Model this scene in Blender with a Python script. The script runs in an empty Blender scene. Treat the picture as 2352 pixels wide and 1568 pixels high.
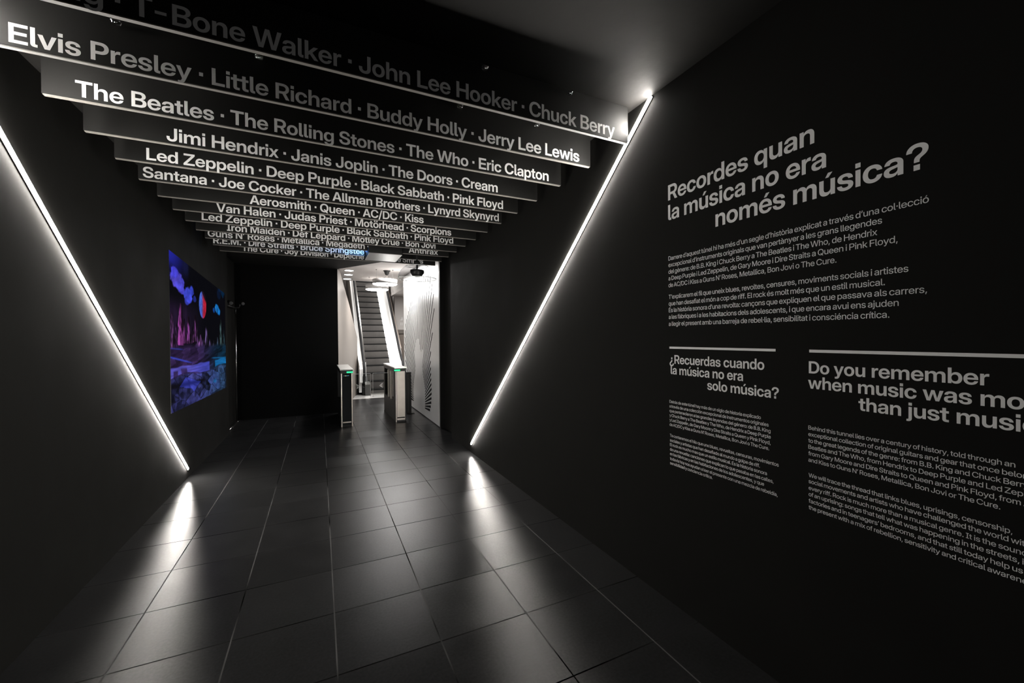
import bpy, bmesh, math, random
from mathutils import Vector, Matrix
from mathutils.geometry import tessellate_polygon

S = bpy.context.scene
COL = S.collection
rnd = random.Random(7)

# ------------------------------------------------------------------ camera
# level wide-angle view from eye height, turned to the right of the tunnel axis (+Y)
CAM_H = 1.55
YAW, PITCH, ROLL = 0.4401, -0.0096, -0.0076
FOCAL_PX = 937.94
fwd = Vector((math.sin(YAW), math.cos(YAW), 0)); rgt = Vector((math.cos(YAW), -math.sin(YAW), 0)); up0 = Vector((0, 0, 1))
f2 = fwd * math.cos(PITCH) + up0 * math.sin(PITCH)
u2 = up0 * math.cos(PITCH) - fwd * math.sin(PITCH)
r3 = rgt * math.cos(ROLL) + u2 * math.sin(ROLL)
u3 = u2 * math.cos(ROLL) - rgt * math.sin(ROLL)
cam = bpy.data.cameras.new('camera')
cam_ob = bpy.data.objects.new('camera', cam)
COL.objects.link(cam_ob)
cam.sensor_fit = 'HORIZONTAL'; cam.sensor_width = 36.0
cam.lens = 36.0 * FOCAL_PX / 2352.0
cam.clip_start = 0.02
M = Matrix((r3, u3, -f2)).transposed().to_4x4()
M.translation = (0, 0, CAM_H)
cam_ob.matrix_world = M
S.camera = cam_ob

# ------------------------------------------------------------------ world, colour management, lights
world = bpy.data.worlds.new('world'); S.world = world
world.use_nodes = True
world.node_tree.nodes['Background'].inputs[0].default_value = (0, 0, 0, 1)
world.node_tree.nodes['Background'].inputs[1].default_value = 0.0
S.view_settings.view_transform = 'Standard'
S.view_settings.look = 'None'
S.view_settings.gamma = 1.0
S.view_settings.exposure = 0.0
S.view_settings.use_curve_mapping = False
STRIP_L = 300.0        # LED strips on the tunnel walls
RING_L = 42.0          # ring lamps in the lobby
LOBBY_FILL_W = 60.0          # added lobby fill lamps (W)

def area_lamp(name, loc, size, power, color=(1, .97, .94), rot=(0, 0, 0), spread=math.pi):
    l = bpy.data.lights.new(name, 'AREA'); l.shape = 'DISK'; l.size = size; l.energy = power; l.color = color
    l.spread = spread
    o = bpy.data.objects.new(name, l); COL.objects.link(o); o.location = loc; o.rotation_euler = rot
    return o
# added fill lamps standing in for unseen lobby downlights
for i, (x, y) in enumerate(((1.55, 8.9), (1.45, 10.9), (2.6, 10.9), (3.2, 12.6))):
    area_lamp('lobby_fill', (x, y, 3.02), 0.22, LOBBY_FILL_W)
# weak unseen fill lamp added behind the camera for the nearest boards
area_lamp('rear_fill', (.2, -2.0, 2.3), 1.2, 4.0, rot=(math.radians(80), 0, 0))
# unseen lamp added high in the escalator shaft
area_lamp('shaft_fill', (1.55, 14.6, 4.9), 0.5, 40.0)

# ------------------------------------------------------------------ mesh helpers
class MB:
    def __init__(self):
        self.v = []; self.f = []; self.m = []; self.mi = 0; self.sm = []
    def add(self, verts, faces, smooth=False):
        s = len(self.v); self.v += [tuple(p) for p in verts]
        for f in faces:
            self.f.append([i + s for i in f]); self.m.append(self.mi); self.sm.append(smooth)
        return self
    def box(self, x0, x1, y0, y1, z0, z1):
        v = [(x, y, z) for z in (z0, z1) for y in (y0, y1) for x in (x0, x1)]
        return self.add(v, [(0, 2, 3, 1), (4, 5, 7, 6), (0, 1, 5, 4), (2, 6, 7, 3), (0, 4, 6, 2), (1, 3, 7, 5)])
    def bbox(self, x0, x1, y0, y1, z0, z1, b):
        # box with chamfered edges
        bm = bmesh.new()
        r = bmesh.ops.create_cube(bm, size=1.0)
        for q in bm.verts:
            q.co = Vector(((x0 + x1) / 2 + q.co.x * (x1 - x0), (y0 + y1) / 2 + q.co.y * (y1 - y0), (z0 + z1) / 2 + q.co.z * (z1 - z0)))
        bmesh.ops.bevel(bm, geom=list(bm.edges), offset=b, segments=2, affect='EDGES', profile=0.6)
        bm.verts.index_update()
        self.add([q.co[:] for q in bm.verts], [[q.index for q in f.verts] for f in bm.faces])
        bm.free(); return self
    def prism(self, poly, axis, a, b):
        # poly in the two other axes; extruded along axis from a to b
        def P(u, w, t):
            return (t, u, w) if axis == 'x' else (u, t, w) if axis == 'y' else (u, w, t)
        n = len(poly)
        v = [P(u, w, a) for u, w in poly] + [P(u, w, b) for u, w in poly]
        tri = tessellate_polygon([[Vector((u, w, 0)) for u, w in poly]])
        fs = [tuple(t) for t in tri] + [tuple(n + i for i in reversed(t)) for t in tri]
        fs += [(i, (i + 1) % n, n + (i + 1) % n, n + i) for i in range(n)]
        return self.add(v, fs)
    def tube(self, pts, r, seg=10, cap=True, closed=False):
        P = [Vector(p) for p in pts]; n = len(P); rings = []
        rr = r if isinstance(r, (list, tuple)) else [r] * n
        prev = None
        for i in range(n):
            a = P[(i - 1) % n] if (closed or i > 0) else P[i]
            b = P[(i + 1) % n] if (closed or i < n - 1) else P[i]
            t = (b - a).normalized()
            ref = prev if prev is not None else (Vector((0, 0, 1)) if abs(t.z) < .9 else Vector((1, 0, 0)))
            x = (ref - t * ref.dot(t)).normalized(); y = t.cross(x); prev = x
            rings.append([P[i] + (x * math.cos(2 * math.pi * k / seg) + y * math.sin(2 * math.pi * k / seg)) * rr[i] for k in range(seg)])
        v = [q for rg in rings for q in rg]; fs = []
        m = n if closed else n - 1
        for i in range(m):
            j = (i + 1) % n
            for k in range(seg):
                k2 = (k + 1) % seg
                fs.append((i * seg + k, i * seg + k2, j * seg + k2, j * seg + k))
        self.add(v, fs, True)
        if cap and not closed:
            self.add(rings[0], [tuple(range(seg - 1, -1, -1))]); self.add(rings[-1], [tuple(range(seg))])
        return self
    def lathe(self, prof, c, seg=40, close=False):
        # prof: (radius, z) list, revolved about vertical axis through c
        n = len(prof); v = []; fs = []
        for r, z in prof:
            for k in range(seg):
                a = 2 * math.pi * k / seg
                v.append((c[0] + r * math.cos(a), c[1] + r * math.sin(a), c[2] + z))
        for i in range(n if close else n - 1):
            j = (i + 1) % n
            for k in range(seg):
                k2 = (k + 1) % seg
                fs.append((i * seg + k, i * seg + k2, j * seg + k2, j * seg + k))
        return self.add(v, fs, True)
    def build(self, name, mats, parent=None, base=None, bevel=0, fix=True):
        if not isinstance(mats, (list, tuple)): mats = [mats]
        org = Vector(parent_base(parent)) if parent else Vector(base or (0, 0, 0))
        me = bpy.data.meshes.new(name)
        me.from_pydata([tuple(Vector(p) - org) for p in self.v], [], self.f)
        for m in mats: me.materials.append(m)
        me.polygons.foreach_set('material_index', self.m)
        me.polygons.foreach_set('use_smooth', self.sm)
        me.update()
        if fix:
            bm = bmesh.new(); bm.from_mesh(me)
            bmesh.ops.remove_doubles(bm, verts=bm.verts, dist=1e-5)
            bmesh.ops.recalc_face_normals(bm, faces=bm.faces)
            bm.to_mesh(me); bm.free()
        o = bpy.data.objects.new(name, me); COL.objects.link(o)
        if parent: o.parent = parent
        else: o.location = org
        return o

def parent_base(p):
    loc = Vector((0, 0, 0))
    while p is not None:
        loc += p.location; p = p.parent
    return loc

def tag(o, label, cat, group=None):
    o['label'] = label; o['category'] = cat
    if group: o['group'] = group
    return o
def thing(name, label, cat, loc, group=None):
    o = bpy.data.objects.new(name, None); o.empty_display_size = .1
    COL.objects.link(o); o.location = loc
    return tag(o, label, cat, group)
def struct(o):
    o['kind'] = 'structure'; return o

# ------------------------------------------------------------------ materials
def mat(name, col, rough=.5, metal=0., spec=.5, noise=0., nscale=6., bump=0., bscale=40., rvar=0., coat=0.):
    m = bpy.data.materials.new(name); m.use_nodes = True
    nt = m.node_tree; b = nt.nodes['Principled BSDF']
    b.inputs['Base Color'].default_value = (*col, 1); b.inputs['Roughness'].default_value = rough
    b.inputs['Metallic'].default_value = metal; b.inputs['Specular IOR Level'].default_value = spec
    b.inputs['Coat Weight'].default_value = coat
    tc = nt.nodes.new('ShaderNodeTexCoord')
    if noise or rvar:
        n = nt.nodes.new('ShaderNodeTexNoise'); n.inputs['Scale'].default_value = nscale; n.inputs['Detail'].default_value = 6
        nt.links.new(tc.outputs['Object'], n.inputs['Vector'])
        if noise:
            r = nt.nodes.new('ShaderNodeMapRange')
            r.inputs[1].default_value = .3; r.inputs[2].default_value = .7
            r.inputs[3].default_value = 1 - noise; r.inputs[4].default_value = 1 + noise
            nt.links.new(n.outputs[0], r.inputs[0])
            x = nt.nodes.new('ShaderNodeVectorMath'); x.operation = 'SCALE'; x.inputs[0].default_value = col
            nt.links.new(r.outputs[0], x.inputs['Scale']); nt.links.new(x.outputs[0], b.inputs['Base Color'])
        if rvar:
            r = nt.nodes.new('ShaderNodeMapRange')
            r.inputs[1].default_value = .3; r.inputs[2].default_value = .7
            r.inputs[3].default_value = rough - rvar; r.inputs[4].default_value = rough + rvar
            nt.links.new(n.outputs[0], r.inputs[0]); nt.links.new(r.outputs[0], b.inputs['Roughness'])
    if bump:
        n2 = nt.nodes.new('ShaderNodeTexNoise'); n2.inputs['Scale'].default_value = bscale; n2.inputs['Detail'].default_value = 4
        nt.links.new(tc.outputs['Object'], n2.inputs['Vector'])
        bp = nt.nodes.new('ShaderNodeBump'); bp.inputs['Strength'].default_value = bump; bp.inputs['Distance'].default_value = .01
        nt.links.new(n2.outputs[0], bp.inputs['Height']); nt.links.new(bp.outputs[0], b.inputs['Normal'])
    return m
def emit(name, col, strength):
    m = bpy.data.materials.new(name); m.use_nodes = True
    b = m.node_tree.nodes['Principled BSDF']
    b.inputs['Base Color'].default_value = (*[min(1, c) for c in col], 1)
    b.inputs['Emission Color'].default_value = (*col, 1); b.inputs['Emission Strength'].default_value = strength
    return m

WALL = mat('black_wall_paint', (.0085, .0083, .0078), .75, spec=.05, noise=.12, nscale=2.2, bump=.06, bscale=9, rvar=.06)
CEIL = mat('dark_plaster', (.0085, .008, .0075), .7, spec=.15, noise=.15, nscale=3, bump=.35, bscale=5)
SOFT = mat('black_cloth', (.004, .004, .004), .95, spec=.05)
TRIM = mat('black_trim', (.008, .008, .008), .5, spec=.3)
BOARD = mat('black_board', (.0060, .0059, .0056), .52, spec=.24, noise=.2, nscale=3, rvar=.06)
EDGE = mat('board_edge', (.16, .15, .135), .5, spec=.4)
VINYL = mat('light_vinyl', (.70, .70, .70), .55, spec=.3)
CHANNEL = mat('pale_channel', (.30, .29, .27), .4, spec=.4)
LED = emit('led_diffuser', (1, .955, .885), STRIP_L)
LENS = mat('clear_lens', (.9, .92, .92), .03)
LENS.node_tree.nodes['Principled BSDF'].inputs['Transmission Weight'].default_value = 1
LENSRING = mat('lens_ring', (.02, .02, .02), .3)
BULB = mat('bulb_metal', (.7, .7, .7), .2, metal=1)
STEEL = mat('brushed_steel', (.62, .60, .57), .34, metal=1, noise=.06, nscale=30)
STEELB = mat('box_steel', (.70, .70, .69), .30, metal=1, noise=.05, nscale=30)
PANEL = mat('metal_panel', (.74, .74, .74), .36, metal=.55, spec=.5, noise=.04, nscale=3)
BLACKM = mat('black_metal', (.010, .010, .010), .42, spec=.28)
BLACKG = mat('black_glass', (.009, .010, .011), .14, spec=.5)
GREYM = mat('grey_metal', (.10, .10, .10), .4, metal=.6)
DARKM = mat('dark_grey_metal', (.030, .030, .030), .45, spec=.3)
BEIGEM = mat('satin_steel', (.66, .61, .55), .42, metal=.8)
CHROME = mat('chrome', (.55, .54, .52), .22, metal=1)
LOBW = mat('lobby_plaster', (.17, .150, .133), .6, spec=.3, noise=.05, nscale=1.2)
LOBC = mat('lobby_ceiling', (.74, .70, .68), .7, spec=.2, noise=.03, nscale=2)
LOBG = mat('lobby_grey_wall', (.62, .59, .57), .6, spec=.3)
WHITE = mat('white_panel', (.86, .86, .85), .35, spec=.5)
BROWN = mat('brown_panel', (.20, .165, .14), .45)
RUBBER = mat('handrail_rubber', (.016, .016, .017), .6, spec=.22)
WHITEP = mat('lamp_white', (.42, .41, .40), .45)
RINGE = emit('ring_diffuser', (1, .98, .96), RING_L)
DOWNE = emit('downlight_lens', (1, .98, .96), 12)
GREEN = emit('green_light', (.02, .62, .26), 1.5)
ARROW = mat('arrow_print', (.85, .85, .85), .5)
INK = mat('black_ink', (.012, .012, .013), .9, spec=.05)
MARK = mat('blue_mark', (.16, .42, .66), .5)
MARK2 = mat('yellow_mark', (.60, .58, .25), .5)
ACRY_GLINT = mat('acrylic_rim_glint', (.85, .87, .88), .15, spec=.6)  # white base stands in for light caught in the clear edges

def glass(name, tint, refl=.35):
    # thin clear sheet: mostly see-through, with a reflective skin
    m = bpy.data.materials.new(name); m.use_nodes = True; nt = m.node_tree; nt.nodes.clear()
    out = nt.nodes.new('ShaderNodeOutputMaterial'); tr = nt.nodes.new('ShaderNodeBsdfTransparent'); gl = nt.nodes.new('ShaderNodeBsdfGlossy')
    tr.inputs[0].default_value = (*tint, 1); gl.inputs['Roughness'].default_value = .05
    fr = nt.nodes.new('ShaderNodeLayerWeight'); fr.inputs[0].default_value = .25
    cl = nt.nodes.new('ShaderNodeMapRange'); cl.inputs[3].default_value = .03; cl.inputs[4].default_value = refl
    nt.links.new(fr.outputs['Facing'], cl.inputs[0])
    mx = nt.nodes.new('ShaderNodeMixShader')
    nt.links.new(cl.outputs[0], mx.inputs[0]); nt.links.new(tr.outputs[0], mx.inputs[1]); nt.links.new(gl.outputs[0], mx.inputs[2])
    nt.links.new(mx.outputs[0], out.inputs[0])
    return m
GLASS = glass('clear_glass', (.95, .96, .96))
LENSG = glass('clear_dome_glass', (.93, .94, .94), .7)
DOMEG = glass('dome_acrylic', (.84, .85, .86), .30)

def floor_material():
    m = bpy.data.materials.new('slate_tiles'); m.use_nodes = True; nt = m.node_tree; N = nt.nodes; L = nt.links
    b = N['Principled BSDF']; tc = N.new('ShaderNodeTexCoord'); sp = N.new('ShaderNodeSeparateXYZ'); L.new(tc.outputs['Object'], sp.inputs[0])
    def math_(op, a, c=None, d=None):
        n = N.new('ShaderNodeMath'); n.operation = op
        for i, q in enumerate((a, c, d)):
            if q is None: continue
            if isinstance(q, (int, float)): n.inputs[i].default_value = q
            else: L.new(q, n.inputs[i])
        return n.outputs[0]
    ax, by = .48825, .47368
    u = math_('DIVIDE', math_('ADD', sp.outputs[0], .43), ax)
    v = math_('DIVIDE', math_('SUBTRACT', sp.outputs[1], 2.5098), by)
    iu = math_('FLOOR', u); iv = math_('FLOOR', v)
    du = math_('MULTIPLY', math_('SUBTRACT', .5, math_('ABSOLUTE', math_('SUBTRACT', math_('SUBTRACT', u, iu), .5))), ax)
    dv = math_('MULTIPLY', math_('SUBTRACT', .5, math_('ABSOLUTE', math_('SUBTRACT', math_('SUBTRACT', v, iv), .5))), by)
    # slightly ragged joints
    nj = N.new('ShaderNodeTexNoise'); nj.inputs['Scale'].default_value = 55; L.new(tc.outputs['Object'], nj.inputs['Vector'])
    jit = math_('MULTIPLY', math_('SUBTRACT', nj.outputs[0], .5), .0014)
    mu = math_('LESS_THAN', math_('ADD', du, jit), .0034)
    mv = math_('LESS_THAN', math_('ADD', dv, jit), .0036)
    g = math_('MAXIMUM', mu, mv)
    cv = N.new('ShaderNodeCombineXYZ'); L.new(iu, cv.inputs[0]); L.new(iv, cv.inputs[1])
    wn = N.new('ShaderNodeTexWhiteNoise'); wn.noise_dimensions = '2D'; L.new(cv.outputs[0], wn.inputs['Vector'])
    # cloudy slate
    n1 = N.new('ShaderNodeTexNoise'); n1.inputs['Scale'].default_value = 5; n1.inputs['Detail'].default_value = 4; L.new(tc.outputs['Object'], n1.inputs['Vector'])
    n2 = N.new('ShaderNodeTexNoise'); n2.inputs['Scale'].default_value = 70; n2.inputs['Detail'].default_value = 5; L.new(tc.outputs['Object'], n2.inputs['Vector'])
    k = math_('ADD', math_('MULTIPLY', n1.outputs[0], .008), math_('MULTIPLY', wn.outputs['Value'], .003))
    k = math_('ADD', k, math_('MULTIPLY', n2.outputs[0], .016)); k = math_('ADD', k, .0005)
    cc = N.new('ShaderNodeCombineColor'); L.new(k, cc.inputs[0]); L.new(k, cc.inputs[1]); L.new(math_('MULTIPLY', k, 1.03), cc.inputs[2])
    # joint tone: random, with groove sheen painted pale along most long joints
    ng = N.new('ShaderNodeTexNoise'); ng.inputs['Scale'].default_value = 1.1; L.new(tc.outputs['Object'], ng.inputs['Vector'])
    rg = N.new('ShaderNodeMapRange'); L.new(ng.outputs[0], rg.inputs[0])
    rg.inputs[1].default_value = .40; rg.inputs[2].default_value = .52; rg.inputs[3].default_value = .002; rg.inputs[4].default_value = .05
    gc = N.new('ShaderNodeCombineColor')
    gv_ = math_('MULTIPLY', rg.outputs[0], math_('ADD', .30, math_('MULTIPLY', mu, .9)))
    for i in range(3): L.new(gv_, gc.inputs[i])
    mx = N.new('ShaderNodeMix'); mx.data_type = 'RGBA'; L.new(g, mx.inputs['Factor']); L.new(cc.outputs[0], mx.inputs['A']); L.new(gc.outputs[0], mx.inputs['B'])
    df = N.new('ShaderNodeBsdfDiffuse'); L.new(mx.outputs['Result'], df.inputs[0])
    gs = N.new('ShaderNodeBsdfGlossy'); gs.distribution = 'BECKMANN'; gs.inputs[0].default_value = (1, 1, 1, 1)
    frn = N.new('ShaderNodeFresnel'); frn.inputs[0].default_value = 1.18
    ms = N.new('ShaderNodeMixShader'); L.new(math_('MULTIPLY', math_('MULTIPLY', frn.outputs[0], .90), math_('SUBTRACT', 1., g)), ms.inputs[0]); L.new(df.outputs[0], ms.inputs[1]); L.new(gs.outputs[0], ms.inputs[2])
    L.new(ms.outputs[0], N['Material Output'].inputs[0]); N.remove(b)
    r = math_('ADD', .282, math_('MULTIPLY', n1.outputs[0], .03)); r = math_('ADD', r, math_('MULTIPLY', wn.outputs['Value'], .02)); r = math_('ADD', r, math_('MULTIPLY', n2.outputs[0], .015))
    L.new(r, gs.inputs['Roughness'])
    h = math_('ADD', math_('MULTIPLY', n2.outputs[0], .012), math_('MULTIPLY', n1.outputs[0], .25)); h = math_('SUBTRACT', h, math_('MULTIPLY', g, .35))
    bp = N.new('ShaderNodeBump'); bp.inputs['Strength'].default_value = .025; bp.inputs['Distance'].default_value = .01
    L.new(h, bp.inputs['Height'])
    # each tile lies very slightly out of level
    tv = N.new('ShaderNodeVectorMath'); tv.operation = 'SUBTRACT'; L.new(wn.outputs['Color'], tv.inputs[0]); tv.inputs[1].default_value = (.5, .5, .5)
    tm = N.new('ShaderNodeVectorMath'); tm.operation = 'MULTIPLY'; L.new(tv.outputs[0], tm.inputs[0]); tm.inputs[1].default_value = (.022, .022, 0)
    ta = N.new('ShaderNodeVectorMath'); ta.operation = 'ADD'; L.new(tm.outputs[0], ta.inputs[0]); L.new(bp.outputs[0], ta.inputs[1])
    tn = N.new('ShaderNodeVectorMath'); tn.operation = 'NORMALIZE'; L.new(ta.outputs[0], tn.inputs[0])
    L.new(tn.outputs[0], gs.inputs['Normal']); L.new(tn.outputs[0], frn.inputs['Normal'])
    return m
FLOOR = floor_material()

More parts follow.
